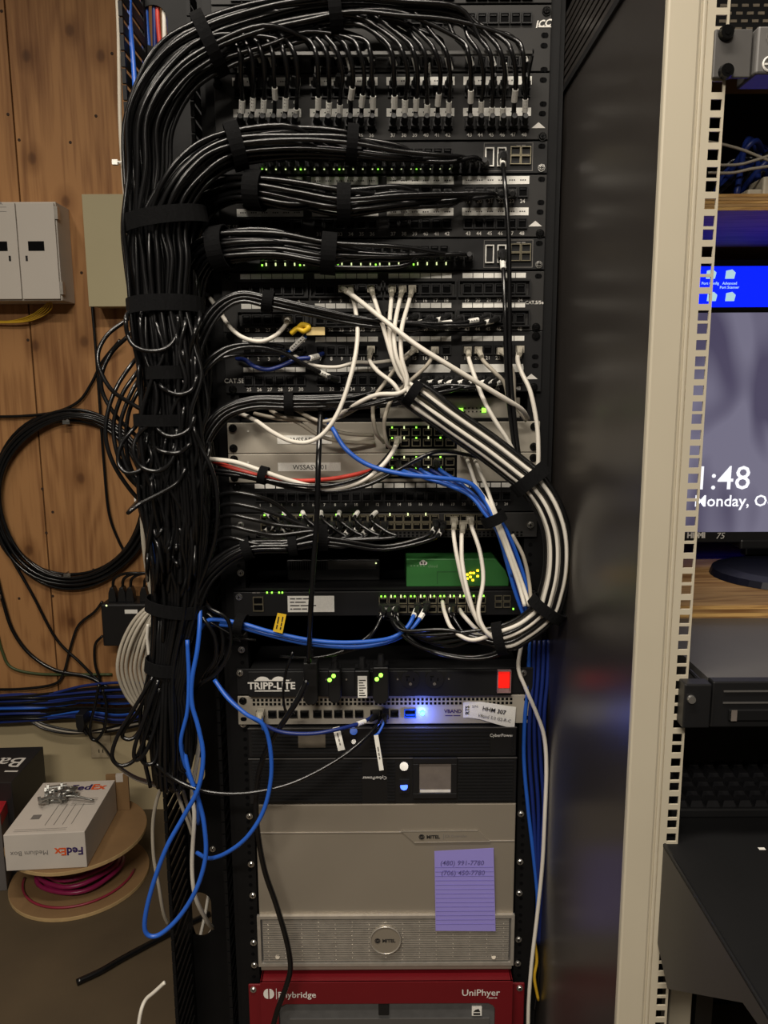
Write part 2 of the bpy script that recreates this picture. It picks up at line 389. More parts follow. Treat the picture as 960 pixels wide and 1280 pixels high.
for sx in (-.185, .203):
    part('bar_bracket', MB().add([(sx, 1.122, zb+.003), (sx, YF-.004, zb+.003), (sx, YF-.004, zb-.045), (sx, 1.122, zb-.006),
        (sx+.002, 1.122, zb+.003), (sx+.002, YF-.004, zb+.003), (sx+.002, YF-.004, zb-.045), (sx+.002, 1.122, zb-.006)],
        [(0, 1, 2, 3), (7, 6, 5, 4), (0, 4, 5, 1), (1, 5, 6, 2), (2, 6, 7, 3), (3, 7, 4, 0)]), M['rail'], ra)
# ---- B
rb, z0, z1 = patch_panel('patch_bay', 93, 177, 'dark grey patch panel numbered to 48 with white-flagged cables hanging above', [(117, 128, 1, 103, 'strip'), (157, 170, 25, 142, 'strip')])
for x, y in ((679, 100), (679, 130), (678, 142)): inst('ear_slot', SLOT, Wp(x, y, YF-.0042), rb)
inst('screw', SCREWB, Wp(678, 171, YF-.0042), rb); inst('screw', SCREWB, Wp(272, 106, YF-.0042), rb)
inst('triangle_mark', TRI, Wp(673, 157, YF-.0042), rb)
# ---- switches C and E
def lan_switch(y0, y1, label, ledrow, sfx):
    root, z0, z1 = device('network_switch', y0, y1, label, 'network switch', M['paneldark'], depth=.30)
    yy = YF-.004; zc = (z0+z1)/2
    cx0 = xf(331, (y0+y1)/2); pitch = .01405
    for i in range(20):
        for r in (.0068, -.0062): inst('port', PORT_K, (cx0+i*pitch, yy, zc+r), root)
        inst('led', LEDW, (cx0+i*pitch+.003, yy-.004, zf(ledrow)), root)
        if i % 4 == 0: inst('led', LEDG, (cx0+i*pitch-.003, yy-.004, zf(ledrow+1)), root)
    for px in (611, 626):
        part('uplink_jack', (lambda m: (rect_ring(m, xf(px, ledrow)-.0065, xf(px, ledrow)+.0065, zc-.013, zc+.013, .0016, yy-.004, yy), m)[1])(MB()), M['flag'], root)
    for i in range(2):
        for j in range(2):
            m = MB(); cx = xf(643+i*13, ledrow); cz = zc+.002+(.5-j)*.0125
            rect_ring(m, cx-.0073, cx+.0073, cz-.006, cz+.006, .0011, yy-.004, yy); part('sfp_cage', m, M['jackmetal'], root)
    m = MB().dashes((1.4, 1.4), .0042, (xf(650, ledrow), yy-.0005, z1-.006)); part('print', m, M['greyink'], root)
    m = MB(); rect_ring(m, xf(604, ledrow), xf(665, ledrow), z0+.003, z1-.002, .0008, yy-.0006, yy); part('uplink_outline', m, M['greyink'], root)
    inst('screw', SCREW, (.2325, yy-.0002, z0+.007), root); inst('ear_slot', SLOT, (.2325, yy-.0002, z1-.007), root)
    inst('screw', SCREW, (-.2325, yy-.0002, z0+.007), root)
lan_switch(178, 219, 'black network switch directly below the numbered top panel', 212, 0)
lan_switch(299, 339, 'black network switch above the panel with framed ports', 331, 1)
# ---- D
rd, z0, z1 = patch_panel('patch_bay', 220, 298, 'dark patch panel between the two black network switches', [(242, 253, 1, 227, 'strip'), (281, 293, 25, 266, 'strip')])
for x, y in ((677, 224), (676, 253), (675, 265)): inst('ear_slot', SLOT, Wp(x, y, YF-.0042), rd)
inst('screw', SCREWB, Wp(675, 292, YF-.0042), rd); inst('screw', SCREWB, Wp(278, 292, YF-.0042), rd); inst('triangle_mark', TRI, Wp(669, 280, YF-.0042), rd)
part('logo', MB().text('CAT.5E', .0090, Wp(286, 284, YF-.0046), bold=.012), M['print'], rd)
# ---- F
rf, z0, z1 = patch_panel('patch_bay', 340, 415, 'black patch panel with framed groups of ports and white label inserts', [(362, 376, 1, 345.5, 'cells'), (399, 412, 25, 382.5, 'cells')], m=M['panel'], framed=True)
part('logo', MB().text('CAT.5/5e', .007, Wp(668, 378, YF-.0046), bold=.02), M['print'], rf)
for x, y in ((673, 345), (282, 340)): inst('ear_slot', SLOT, Wp(x, y, YF-.0042), rf)
inst('screw', SCREWB, Wp(670, 409, YF-.0042), rf); inst('screw', SCREWB, Wp(284, 347, YF-.0042), rf)
# ---- G
rg, z0, z1 = patch_panel('patch_bay', 415, 491, 'black CAT.5E patch panel where many white cables plug in', [(438, 448, 1, 424, 'cells'), (475, 486, 25, 461.5, 'cells')], m=M['paneldark'])
part('logo', MB().text('CAT.5E', .0098, Wp(293, 476, YF-.0046), bold=.012), M['print'], rg)
inst('triangle_mark', TRI, Wp(664, 471, YF-.0042), rg)
for x, y in ((670, 420), (667, 484), (288, 420), (291, 487)): inst('screw', SCREWB, Wp(x, y, YF-.0042), rg)
for x, y in ((669, 446), (669, 457)): inst('ear_slot', SLOT, Wp(x, y, YF-.0042), rg)
for x0, x1 in ((511, 562), (575, 653)):
    part('paper_label', MB().box(xf(x0, 461), xf(x1, 461), YF-.0056, YF-.0048, zf(466), zf(456)), M['flag'], rg)
# ---- shelf with silver desktop switch
zs0 = zf(525.5)
sh = thing('rack_shelf', (0, YF, zs0), 'thin black shelf under the small silver switch', 'shelf')
part('tray', MB().box(-.2195, .2195, YF+.002, YF+.25, zs0-.0010, zs0+.0012), M['rail'], sh)
part('lip', MB().box(-.2195, .2195, YF, YF+.002, zs0-.0010, zs0+.0030), M['rail'], sh)
zt = zf(497, YF+.02); zb_ = zs0+.0014
ds = thing('desktop_switch', (0.06, YF+.02, zb_), 'small silver desktop switch with green lights on the thin shelf', 'network switch')
part('case', MB().box(xf(475, 510), xf(652, 510), YF+.012, YF+.16, zb_, zt), M['silver'], ds, bevel=.002)
m = MB()
for i in range(7):
    for j in range(2): m.cyl((xf(577+i*5, 512), YF+.012, zf(511+j*4.5)), (xf(577+i*5, 512), YF+.0112, zf(511+j*4.5)), .0013, n=6)
part('indicator_holes', m, M['hole'], ds)
for x in (577, 606): part('led', MB().box(xf(x, 514)-.003, xf(x, 514)+.003, YF+.0095, YF+.012, zf(516.5), zf(511)), M['ledgreen'], ds)
part('print', MB().dashes((2.2, 2.6), .0042, (xf(498, 508), YF+.0116, zf(509))), M['greyink'], ds)
# ---- S1, S2
def silver_switch(y0, y1, label, rows, tag, tagx, tagy, cut):
    root, z0, z1 = device('network_switch', y0, y1, label, 'network switch', M['silver'], depth=.28)
    yy = YF-.004
    for s in (-1, 1):
        inst('screw', SCREWB, (s*.2325, yy-.0002, z1-.008), root); inst('screw', SCREWB, (s*.2325, yy-.0002, z0+.008), root)
    part('name_label', MB().box(xf(tagx-cut, tagy), xf(tagx+cut, tagy), yy-.0006, yy, zf(tagy+5), zf(tagy-5.5)), M['flag'], root)
    part('name_print', MB().text(tag, .0105, (xf(tagx, tagy), yy-.0009, zf(tagy)), bold=.006), M['ink'], root)
    part('status_led', MB().cyl((xf(311, tagy), yy, zf(y0+11)), (xf(311, tagy), yy-.001, zf(y0+11)), .0015, n=8), M['print'], root)
    for py in rows:
        for i in range(6 if py == rows[0] else 6): inst('port', PORT_S, (xf(492+i*14, py), yy, zf(py)), root)
        for i in range(5): inst('led', LEDG if i % 2 == 0 else LEDW, (xf(490+i*15, py), yy-.0042, zf(py-6)), root)
    part('port_block', MB().box(xf(482, rows[0]), xf(571, rows[0]), yy-.0003, yy, zf(rows[-1]+8), zf(rows[0]-8)), M['hole'], root)
    return root
silver_switch(527, 566, 'silver switch labelled WSSASW just below the small desktop switch', (540, 553), 'WSSASW', 381, 549, 34)
silver_switch(566, 602.5, 'silver switch labelled WSSASW01 with blue cables plugged in', (577, 590), 'WSSASW01', 387, 583, 39)
# ---- H
rh, z0, z1 = device('patch_bay', 603, 640, 'black one-row patch panel under the silver switches', 'patch panel', M['paneldark'], depth=.05)
tx = MB()
for i in range(24):
    x = -.19 + i*.0166 + (i//6)*.0012 - .004
    inst('port', PORT_B, (x, YF-.004, zf(620)), rh); inst('label_insert', CELL, (x, YF-.004, zf(606.5)), rh)
    tx.text(str(i+1), .006, (x, YF-.0044, zf(630)), bold=.012)
part('port_numbers', tx, M['print'], rh)['kind'] = 'stuff'
part('logo', MB().text('CAT5e', .006, Wp(294, 615, YF-.0046)), M['greyink'], rh)
for x, y in ((296, 609), (663, 609)): inst('screw', SCREWB, Wp(x, y, YF-.0042), rh)
# ---- J
rj, z0, z1 = device('network_switch', 640.5, 672, 'black switch with bare metal jacks and black cables with white flags', 'network switch', M['panel'], depth=.30)
jb = [(322, 28, 12.0)]
for i in range(20):
    x = xf(332+i*11.1, 652)
    for py in (647, 657): inst('port', PORT_S, (x, YF-.004, zf(py)), rj)
    if i % 2 == 0: inst('led', LEDG if i < 12 else LEDW, (x, YF-.0082, zf(641.8)), rj)
for i in range(7):
    x = xf(560+i*10, 652)
    for py in (647, 657): inst('port', PORT_S, (x, YF-.004, zf(py)), rj)
for px in (301, 663): inst('screw', SCREW, Wp(px, 656, YF-.0042), rj)
m = MB()
for i in range(32):
    for j in range(2): m.box(xf(490+i*5.2, 666)-.0017, xf(490+i*5.2, 666)+.0017, YF-.0046, YF-.004, zf(666.5+j*3.6), zf(664.5+j*3.6))
part('vent_slots', m, M['hole'], rj)
# ---- equipment shelf with a black box and the green box
zs1 = zf(737)
sh = thing('rack_shelf', (0, YF, zs1), 'black shelf carrying the green box above the lower switch', 'shelf')
part('tray', MB().box(-.2195, .2195, YF+.004, YF+.34, zs1-.0002, zs1+.0018), M['rail'], sh)
part('lip', MB().box(-.2413, .2413, YF-.002, YF+.003, zs1-.0002, zs1+.004), M['rail'], sh)
part('added_back_sheet', MB().box(-.2195, .2195, YF+.338, YF+.342, zs1+.002, zf(676)), M['rail'], sh)  # added sheet behind the shelf, hides the lit wall to darken the opening
zz = zs1+.002
gy = YF+.01
gd = thing('network_appliance', (.12, gy, zz), 'green box with a white cloud symbol and amber lights', 'network device')
x0, x1, zt = xf(508, 720, gy), xf(636, 720, gy), zf(699, gy)
poly = [(x0, zz), (x1, zz), (x1, zz+.012), (x1-.006, zz+.026), (x1-.022, zt), (x0, zt)]
part('case', MB().prism(poly, gy, gy+.13), M['green'], gd, bevel=.0012)
part('front_groove', MB().box(xf(547, 720, gy), xf(602, 720, gy), gy-.0004, gy+.001, zf(715.6, gy), zf(714.8, gy)).box(xf(546.3, 720, gy), xf(547, 720, gy), gy-.0004, gy+.001, zf(730, gy), zf(714.8, gy)), mat('green_line', (44, 92, 50), .5), gd)
c = Wp(529, 704, gy-.0003); mb = MB()
for dx, dz, r in ((-.0035, 0, .0028), (0, .0014, .0040), (.0038, 0, .0028)): mb.cyl((c.x+dx, c.y+.0003, c.z+dz), (c.x+dx, c.y-.0004, c.z+dz), r, n=14)
part('cloud_symbol', mb, M['print'], gd)
part('name_print', MB().text('cloud', .007, Wp(541, 707.5, gy-.0005)), mat('pale_green_print', (120, 160, 118), .6), gd)
part('dotted_print', (lambda m: [m.box(xf(513+i*4, 707, gy), xf(515+i*4, 707, gy), gy-.0004, gy, zf(708.3, gy), zf(706.6, gy)) for i in range(5)] and m)(MB()), mat('pale_green_print', (120, 160, 118)), gd)
for x, y in ((584, 718), (588, 716), (592, 716), (588, 721), (584, 723), (597, 713), (597, 720), (580, 725), (591, 725)): inst('led', LEDA, Wp(x, y, gy), gd)
bb = thing('media_converter', (-.08, YF+.02, zz), 'flat black box at the left of the shelf beside the green box', 'network device')
part('case', MB().box(xf(358, 700, YF+.05), xf(475, 700, YF+.05), YF+.05, YF+.17, zz, zf(699, YF+.05)), M['blackpl'], bb, bevel=.002)
part('front_strip', MB().box(xf(410, 705, YF+.05), xf(470, 705, YF+.05), YF+.0485, YF+.05, zf(711, YF+.05), zf(701, YF+.05)), M['rubbergrey'], bb)
m = MB()
for i in range(16): m.box(xf(362+i*2.9, 705, YF+.05), xf(363.6+i*2.9, 705, YF+.05), YF+.0492, YF+.05, zf(712, YF+.05), zf(701, YF+.05))
part('vent_slots', m, M['hole'], bb)
part('led', MB().cyl(Wp(470, 704, YF+.0486), Wp(470, 704, YF+.0470), .0014, n=8), M['ledwhite'], bb)
# ---- K
rk, z0, z1 = device('network_switch', 738, 769, 'black switch with a white printed asset label on its left half', 'network switch', M['paneldark'], depth=.26)
yy = YF-.004
part('asset_label', MB().box(xf(360, 753), xf(418, 753), yy-.0006, yy, zf(763.5), zf(743.5)), M['flag'], rk)
m = MB()
for i, t in enumerate(((2, 2.2, 3.6), (1.6, 4), (3.6, 3.2, 2.4), (.8, 3, 2, 1.8))):
    m.dashes(t, .0042, (xf(363, 753), yy-.0009, zf(747+i*4.2)), align='L')
part('label_print', m, M['ink'], rk)
mb = MB(); rect_ring(mb, xf(317, 752), xf(330, 752), zf(762), zf(744), .0014, yy-.003, yy); mb.box(xf(318, 752), xf(329, 752), yy-.003, yy, zf(754), zf(752.6)); part('management_jack', mb, M['jackmetal'], rk)
part('jack_opening', MB().box(xf(318, 752), xf(329, 752), yy-.0006, yy, zf(761), zf(745)), M['hole'], rk)
for x in (334, 340, 349, 353): inst('led', LEDG, Wp(x, 740.5, yy), rk)
part('print', MB().dashes((1.3, 1.2), .0042, Wp(320, 741, yy-.0004)), M['greyink'], rk)
for i in range(11):
    x = xf(479+i*12.2, 755)
    for py in (749, 760): inst('port', PORT_S, (x, yy, zf(py)), rk)
    inst('led', LEDW if i % 3 else LEDG, (x-.003, yy-.0042, zf(743.5)), rk)
    inst('led', LEDG, (x+.003, yy-.0042, zf(743.5)), rk)
mb = MB()
for i in range(2):
    for j in range(2): rect_ring(mb, xf(618+i*10.5, 750), xf(627+i*10.5, 750), zf(759-j*8), zf(752-j*8), .0009, yy-.003, yy)
part('sfp_cage', mb, M['jackmetal'], rk)
inst('led', LEDG, Wp(641.5, 761, yy), rk); inst('screw', SCREW, Wp(299, 746, YF-.0042), rk); inst('screw', SCREW, Wp(656, 746, YF-.0042), rk)
# ---- T : power strip
rt, z0, z1 = device('power_strip', 834, 867, 'black rack power strip with red lit switch and plugged-in adapters', 'power strip', M['paneldark'], depth=.11)
part('housing', MB().box(xf(312, 850), xf(638, 850), YF-.014, YF-.004, z0+.0005, z1-.0005), M['paneldark'], rt, bevel=.001)
yt = YF-.014
lg = MB().text('TRIPP-LITE', .0165, (xf(341, 852), yt-.0006, zf(852)), bold=.03)
for zz_ in (845.7, 858.6): lg.box(xf(320, 852), xf(363, 852), yt-.0006, yt, zf(zz_+.6), zf(zz_-.6))
lg.prism([(xf(330, 852)+.009*math.cos(a)*1.25, zf(846.4)+.0075*math.sin(a)) for a in [math.pi*k/8 for k in range(9)]], yt-.0005, yt)
lg.prism([(xf(350, 852)+.009*math.cos(a)*1.25, zf(846.4)+.0075*math.sin(a)) for a in [math.pi*k/8 for k in range(9)]], yt-.0005, yt)
part('logo', lg, M['print'], rt)
def outlet(px):
    cx, cz = xf(px, 850, yt), zf(849.5, yt)
    mb = MB(); mb.cyl((cx, yt, cz), (cx, yt-.002, cz), .0150, n=20); o = part('outlet', mb, M['blackpl'], rt)
    s = MB(); s.box(cx-.0075, cx-.0010, yt-.0023, yt-.002, cz+.0045, cz+.0062); s.box(cx-.0062, cx-.0044, yt-.0023, yt-.002, cz-.002, cz+.003)
    s.box(cx+.0044, cx+.0062, yt-.0023, yt-.002, cz-.002, cz+.003)
    part('slots', s, M['hole'], o); part('ground_pin_hole', MB().cyl((cx, yt-.002, cz-.007), (cx, yt-.0024, cz-.007), .0026, n=10), M['screw'], o)
outlet(513); outlet(543)
for px in (497, 561, 363, 408, 433): inst('screw', shared('screw', MB().cyl((0, 0, 0), (0, -.001, 0), .0016, n=8), M['screw']), (xf(px, 849, yt), yt, zf(849, yt)), rt)
mb = MB(); rect_ring(mb, xf(621, 850, yt), xf(638, 850, yt), zf(865, yt), zf(837.5, yt), .0012, yt-.007, yt); part('switch_guard', mb, M['clear'], rt)
part('rocker_switch', MB().box(xf(622.5, 850, yt), xf(636.5, 850, yt), yt-.0055, yt, zf(859.5, yt), zf(839.5, yt)), M['ledred'], rt, bevel=.001)
part('rocker_base', MB().box(xf(622.5, 850, yt), xf(636.5, 850, yt), yt-.0045, yt, zf(864, yt), zf(860, yt)), M['clear'], rt)
for px in (300, 654): inst('screw', SCREW, Wp(px, 841, YF-.0042), rt)
# ---- V : silver perforated unit
rv, z0, z1 = device('rack_unit', 868, 904, 'silver perforated rack unit with ten jacks and blue light', 'network device', M['silver'], depth=.24)
m = MB()
for i in range(62):
    for j in range(2):
        cx = xf(318 + i*5.25, 878); cz = zf(873.2+j*5); m.box(cx-.0021, cx+.0021, yy-.0005, yy, cz-.0021, cz+.0021)
vo = part('vent_holes', m, M['hole'], rv); vo['kind'] = 'stuff'
for i in range(10):
    px = (326, 341, 354, 367, 381, 397, 410, 423, 436, 449)[i]
    inst('port', PORT_K, (xf(px, 889), yy, zf(890)), rv)
for px in (468, 480): inst('port', PORT_K, (xf(px, 889), yy, zf(890)), rv)
inst('port', PORT_K, (xf(493, 889), yy, zf(890)), rv)
mb = MB(); rect_ring(mb, xf(505, 889), xf(520, 889), zf(895), zf(884.5), .0016, yy-.004, yy); mb.box(xf(507, 889), xf(518, 889), yy-.003, yy, zf(892.5), zf(891)); part('usb_jack', mb, M['bluecable'], rv)
part('jack_opening', MB().box(xf(506, 889), xf(519, 889), yy-.0005, yy, zf(894), zf(885)), M['hole'], rv)
bl = Wp(528, 891, yy); part('status_light', MB().cyl(bl+Vector((0, 0, 0)), bl+Vector((0, -.004, 0)), .0042, .0035, n=14), M['ledblue'], rv)
part('name_print', MB().text('VBAND', .0085, Wp(566, 889, yy-.0005), bold=.03).dashes((3.4, 3.2), .0036, Wp(566, 894.5, yy-.0005)), M['purpleink'], rv)
part('port_caption', (lambda m: [m.dashes((1.2, .5), .0034, Wp((341, 354, 367, 381, 397, 410, 423, 436, 449)[i], 882, yy-.0005)) for i in range(9)] and m)(MB()), M['greyink'], rv)
for s in (-1, 1):
    for fr in (.2, .85): inst('screw' if s < 0 else 'ear_slot', SCREWB if s < 0 and fr > .5 else SLOT, (s*.2325, yy-.0002, z0+(z1-z0)*fr), rv)
l = bpy.data.lights.new('status_light_glow', 'POINT'); l.energy = .13; l.color = (.1, .18, 1); l.shadow_soft_size = .004
lo = bpy.data.objects.new('status_light_glow', l); COL.objects.link(lo); lo.parent = rv; lo.location = bl + Vector((0, -.022, -.004)) - ORG[rv]
st = thing('paper_label', Wp(600, 890, yy-.008), 'curled white HHM 307 paper label on the silver perforated unit', 'label')
pts = [(579, 878), (586, 877), (600, 877), (620, 880), (645, 884)]; lowp = [(579, 897), (586, 897), (600, 899), (620, 905), (643, 911)]
mb = MB(); vv = []
for k, ((a, b), (c_, d)) in enumerate(zip(pts, lowp)):
    dy = -.0005 - k*.0018
    vv += [Wp(a, b, yy+dy), Wp(c_, d, yy+dy)]
n = len(vv)//2; mb.add(vv + [p+Vector((0, .0004, 0)) for p in vv], [(2*i, 2*i+1, 2*i+3, 2*i+2) for i in range(n-1)] + [(2*n+2*i+2, 2*n+2*i+3, 2*n+2*i+1, 2*n+2*i) for i in range(n-1)] + [(2*i+2, 2*n+2*i+2, 2*n+2*i, 2*i) for i in range(n-1)])
part('paper', mb, M['flag'], st)
part('label_print', MB().text('HHM 307', .0098, Wp(618, 888, yy-.0105), U=(.97, 0, -.20), V=(.2, 0, .97), bold=.02).text('VBand 5.0 G2-R-C', .0074, Wp(618, 897.5, yy-.0105), U=(.97, 0, -.20), V=(.2, 0, .97)).text('RTS', .009, Wp(584, 887.5, yy-.0032), U=(0, 0, 1), V=(-1, 0, 0), bold=.03).text('S/N:', .006, Wp(594, 883, yy-.0048)), M['ink'], st)
# ---- UPS units
def ups(y0, y1, label, flip, screen):
    z1 = zf(y0)-.0006; z0 = zf(y1)+.0006
    r = thing('ups_unit', (0, YF, z0), label, 'power supply'); fy = YF-.012
    x0, x1 = xf(312 if y0 < 930 else 313, (y0+y1)/2), xf(644, (y0+y1)/2)
    part('chassis', MB().box(x0+.003, x1-.003, YF-.002, YF+.42, z0+.001, z1-.001), M['blackmat'], r)
    part('bezel', MB().box(x0, x1, fy, YF-.0021, z0, z1), M['blackpl'], r, bevel=.0015)
    return r, z0, z1, x0, x1, fy
def grooves(r, x0, x1, z0, z1, fy, skips, n):
    for i in range(n):
        z = z0+.004+(z1-z0-.008)*(i+.5)/n; xs = x0+.006
        cur = xs
        for a, b in sorted(skips)+[(x1-.006, x1)]:
            if a > cur: part('louvre', MB().box(cur, a, fy-.0022, fy, z-.0014, z+.0014), M['paneldark'], r)
            cur = max(cur, b)
r1, z0, z1, x0, x1, fy = ups(905, 942, 'slim black power unit directly under the silver perforated unit', 0, 0)
grooves(r1, x0, x1, z0, z1, fy, [(xf(430, 925, fy), xf(462, 925, fy)), (xf(612, 925, fy), xf(640, 925, fy))], 7)
part('name_print', MB().text('CyberPower', .0075, Wp(627, 919, fy-.0006), bold=.01), M['print'], r1)
part('power_button', MB().cyl(Wp(442, 914, fy), Wp(442, 914, fy-.003), .0062, n=16), M['bluecable'], r1); part('mute_button', MB().cyl(Wp(442, 927, fy), Wp(442, 927, fy-.003), .0038, n=14), M['screw'], r1)
part('rating_label', MB().box(xf(373, 927, fy), xf(407, 927, fy), fy-.0030, fy-.0024, zf(933, fy), zf(917, fy)), mat('dim_grey_label', (92, 84, 72), .6), r1)
part('top_edge', MB().box(x0, x1, fy-.0012, fy, z1-.0014, z1), M['rubbergrey'], r1)
r2, z0, z1, x0, x1, fy = ups(942.5, 1000, 'larger black power unit with a small grey display', 1, 1)
grooves(r2, x0, x1, z0, z1, fy, [(xf(452, 970, fy), xf(484, 970, fy)), (xf(494, 970, fy), xf(573, 970, fy))], 13)
part('name_print', MB().text('CyberPower', .0078, Wp(468, 972.5, fy-.0026), U=(-1, 0, 0), V=(0, 0, -1), bold=.01), M['print'], r2)
mb = MB(); rect_ring(mb, xf(516, 970, fy), xf(571, 970, fy), zf(996.5, fy), zf(946, fy), .010, fy-.006, fy); part('display_frame', mb, M['blackpl'], r2, bevel=.001)
part('display', MB().box(xf(524, 970, fy), xf(564, 970, fy), fy-.003, fy, zf(990, fy), zf(952, fy)), M['lcd'], r2)
part('display_trim', MB().box(xf(525, 970, fy), xf(563, 970, fy), fy-.0036, fy-.003, zf(989.4, fy), zf(986.2, fy)), M['print'], r2)
part('round_button', MB().cyl(Wp(505, 958, fy), Wp(505, 958, fy-.004), .0078, .0070, n=20), M['screw'], r2)
part('power_button', MB().box(xf(499, 982, fy), xf(511.5, 982, fy), fy-.003, fy, zf(991, fy), zf(974, fy)), M['blackpl'], r2)
part('power_light', MB().cyl(Wp(505, 983, fy-.003), Wp(505, 983, fy-.004), .0062, n=16), mat('soft_blue_led', (60, 90, 255), .4, emis=(50, 90, 255), estr=3.5), r2)
part('top_edge', MB().box(x0, x1, fy-.0012, fy, z1-.0014, z1), M['rubbergrey'], r2)
# ---- Mitel
z1 = zf(1000.5); z0 = zf(1206); fy = YF-.012
rm = thing('phone_controller', (0, YF, z0), 'tall silver phone system controller with round badge and lower grille', 'phone system')
x0, x1 = xf(320.5, 1000), xf(643.5, 1000)
part('body', MB().box(x0, x1, fy, YF+.40, z0, z1), M['silver2'], rm, bevel=.0015)
zm = zf(1142, fy)
def Q(px, py, d=.0): return Wp(px, py, fy-d)
for a, b in (((322, 1041), (503, 1040)), ((612, 1051), (643, 1051))):
    A, B = Q(*a), Q(*b); part('seam_line', MB().box(A.x, B.x, fy-.0012, fy, A.z-.0006, A.z+.0006), M['silver3'], rm)
bd = [Q(501, 1038), Q(597, 1037), Q(613, 1051.5), Q(518, 1053)]
part('name_plate', MB().prism([(p.x, p.z) for p in bd], fy-.0018, fy), M['silver2'], rm)
part('name_plate_edge', MB().prism([(bd[0].x, bd[0].z), (bd[1].x, bd[1].z), (bd[1].x, bd[1].z-.0014), (bd[0].x+.001, bd[0].z-.0014)], fy-.0024, fy).prism([(bd[3].x, bd[3].z), (bd[2].x, bd[2].z), (bd[2].x-.001, bd[2].z+.0014), (bd[3].x, bd[3].z+.0014)], fy-.0024, fy), M['silver3'], rm)
def mitel(c, s, par, yo):
    mb = MB().text('MITEL', s, c+Vector((s*.55, yo, 0)), bold=.035); cc = c+Vector((-s*1.75, yo, 0))
    mb.tube([cc+Vector((s*.5*math.cos(a), 0, s*.45*math.sin(a))) for a in [2*math.pi*k/16 for k in range(16)]], s*.09, 4, True)
    mb.tube([cc+Vector((s*.25*math.cos(a), 0, s*.22*math.sin(a))) for a in [2*math.pi*k/12 for k in range(12)]], s*.09, 4, True)
    part('logo', mb, M['ink'], par)
mitel(Q(538, 1045), .0085, rm, -.0026)
part('model_print', MB().text('CX Controller', .0062, Q(570, 1045, .0024)).box(Q(554, 1045).x, Q(554.7, 1045).x, fy-.0023, fy-.002, Q(554, 1048.5).z, Q(554, 1041.5).z), M['greyink'], rm)
gx0, gx1, gz0, gz1 = Q(322, 1150).x, Q(642.5, 1150).x, Q(480, 1204.5).z, Q(480, 1142).z
mb = MB(); rect_ring(mb, gx0, gx1, gz0, gz1, .0055, fy-.006, fy); part('grille_frame', mb, M['silver3'], rm)
part('grille_back', MB().box(gx0+.005, gx1-.005, fy-.0012, fy, gz0+.005, gz1-.005), M['rubbergrey'], rm)
ns = 19
for i in range(ns):
    z = gz0+.008+(gz1-gz0-.016)*(i+.5)/ns; m_ = MB(); off = (i % 2)*.014; x = gx0+.009
    nseg = 15; L_ = (gx1-gx0-.018)/nseg
    m_.box(gx0+.009, gx1-.009, fy-.0042, fy-.0012, z-.0012, z+.0012)
    part('grille_slat', m_, M['silver3'], rm)
tk = MB()
for k in range(15):
    x = gx0+.018+(gx1-gx0-.036)*k/14
    for i in range(ns-1):
        if (i+k) % 2 == 0:
            z = gz0+.008+(gz1-gz0-.016)*(i+1)/ns; tk.box(x-.0009, x+.0009, fy-.0040, fy-.0012, z-.0020, z+.0020)
part('grille_ties', tk, M['silver3'], rm)
c = Q(482, 1171); part('badge', MB().cyl((c.x, fy, c.z), (c.x, fy-.009, c.z), .0262, .0255, 36), M['silver2'], rm, bevel=.001)
part('badge_ring', MB().tube([Vector((c.x+.0256*math.cos(a), fy-.009, c.z+.0256*math.sin(a))) for a in [2*math.pi*k/40 for k in range(40)]], .0014, 6, True), M['silver3'], rm, sm=True)
mitel(Vector((c.x+.001, fy, c.z)), .0085, rm, -.0096)
for px in (347, 617): part('grille_screw', MB().cyl(Q(px, 1196, .004), Q(px, 1196, .0048), .0038, n=12), M['silver2'], rm)
# note
note = thing('paper_note', Wp(581, 1163, fy-.010), 'lavender ruled paper note taped on the silver controller', 'note')
ny = fy-.0075; A, B, C_, D = Wp(543, 1064, ny), Wp(617, 1060, ny), Wp(619.5, 1164, ny), Wp(544.5, 1163.5, ny)
part('paper', MB().add([A, B, C_, D]+[p+Vector((0, .0004, 0)) for p in (A, B, C_, D)], [(3, 2, 1, 0), (4, 5, 6, 7), (0, 1, 5, 4), (1, 2, 6, 5), (2, 3, 7, 6), (3, 0, 4, 7)]), M['note'], note)
m = MB()
for i in range(14):
    t = .20+.055*i
    if t > .97: break
    a, b = A.lerp(D, t), B.lerp(C_, t); m.box(a.x+.001, b.x-.001, ny-.0004, ny-.0001, a.z-.0004, a.z+.0004)
part('ruled_lines', m, M['noteline'], note)
part('handwriting', MB().text('(480) 991-7780', .0118, Wp(578, 1078.5, ny-.0006), V=(.12, 0, 1.05), bold=.004).text('(706) 450-7780', .0118, Wp(579, 1091, ny-.0006), V=(.12, 0, 1.05), bold=.004), M['pencil'], note)
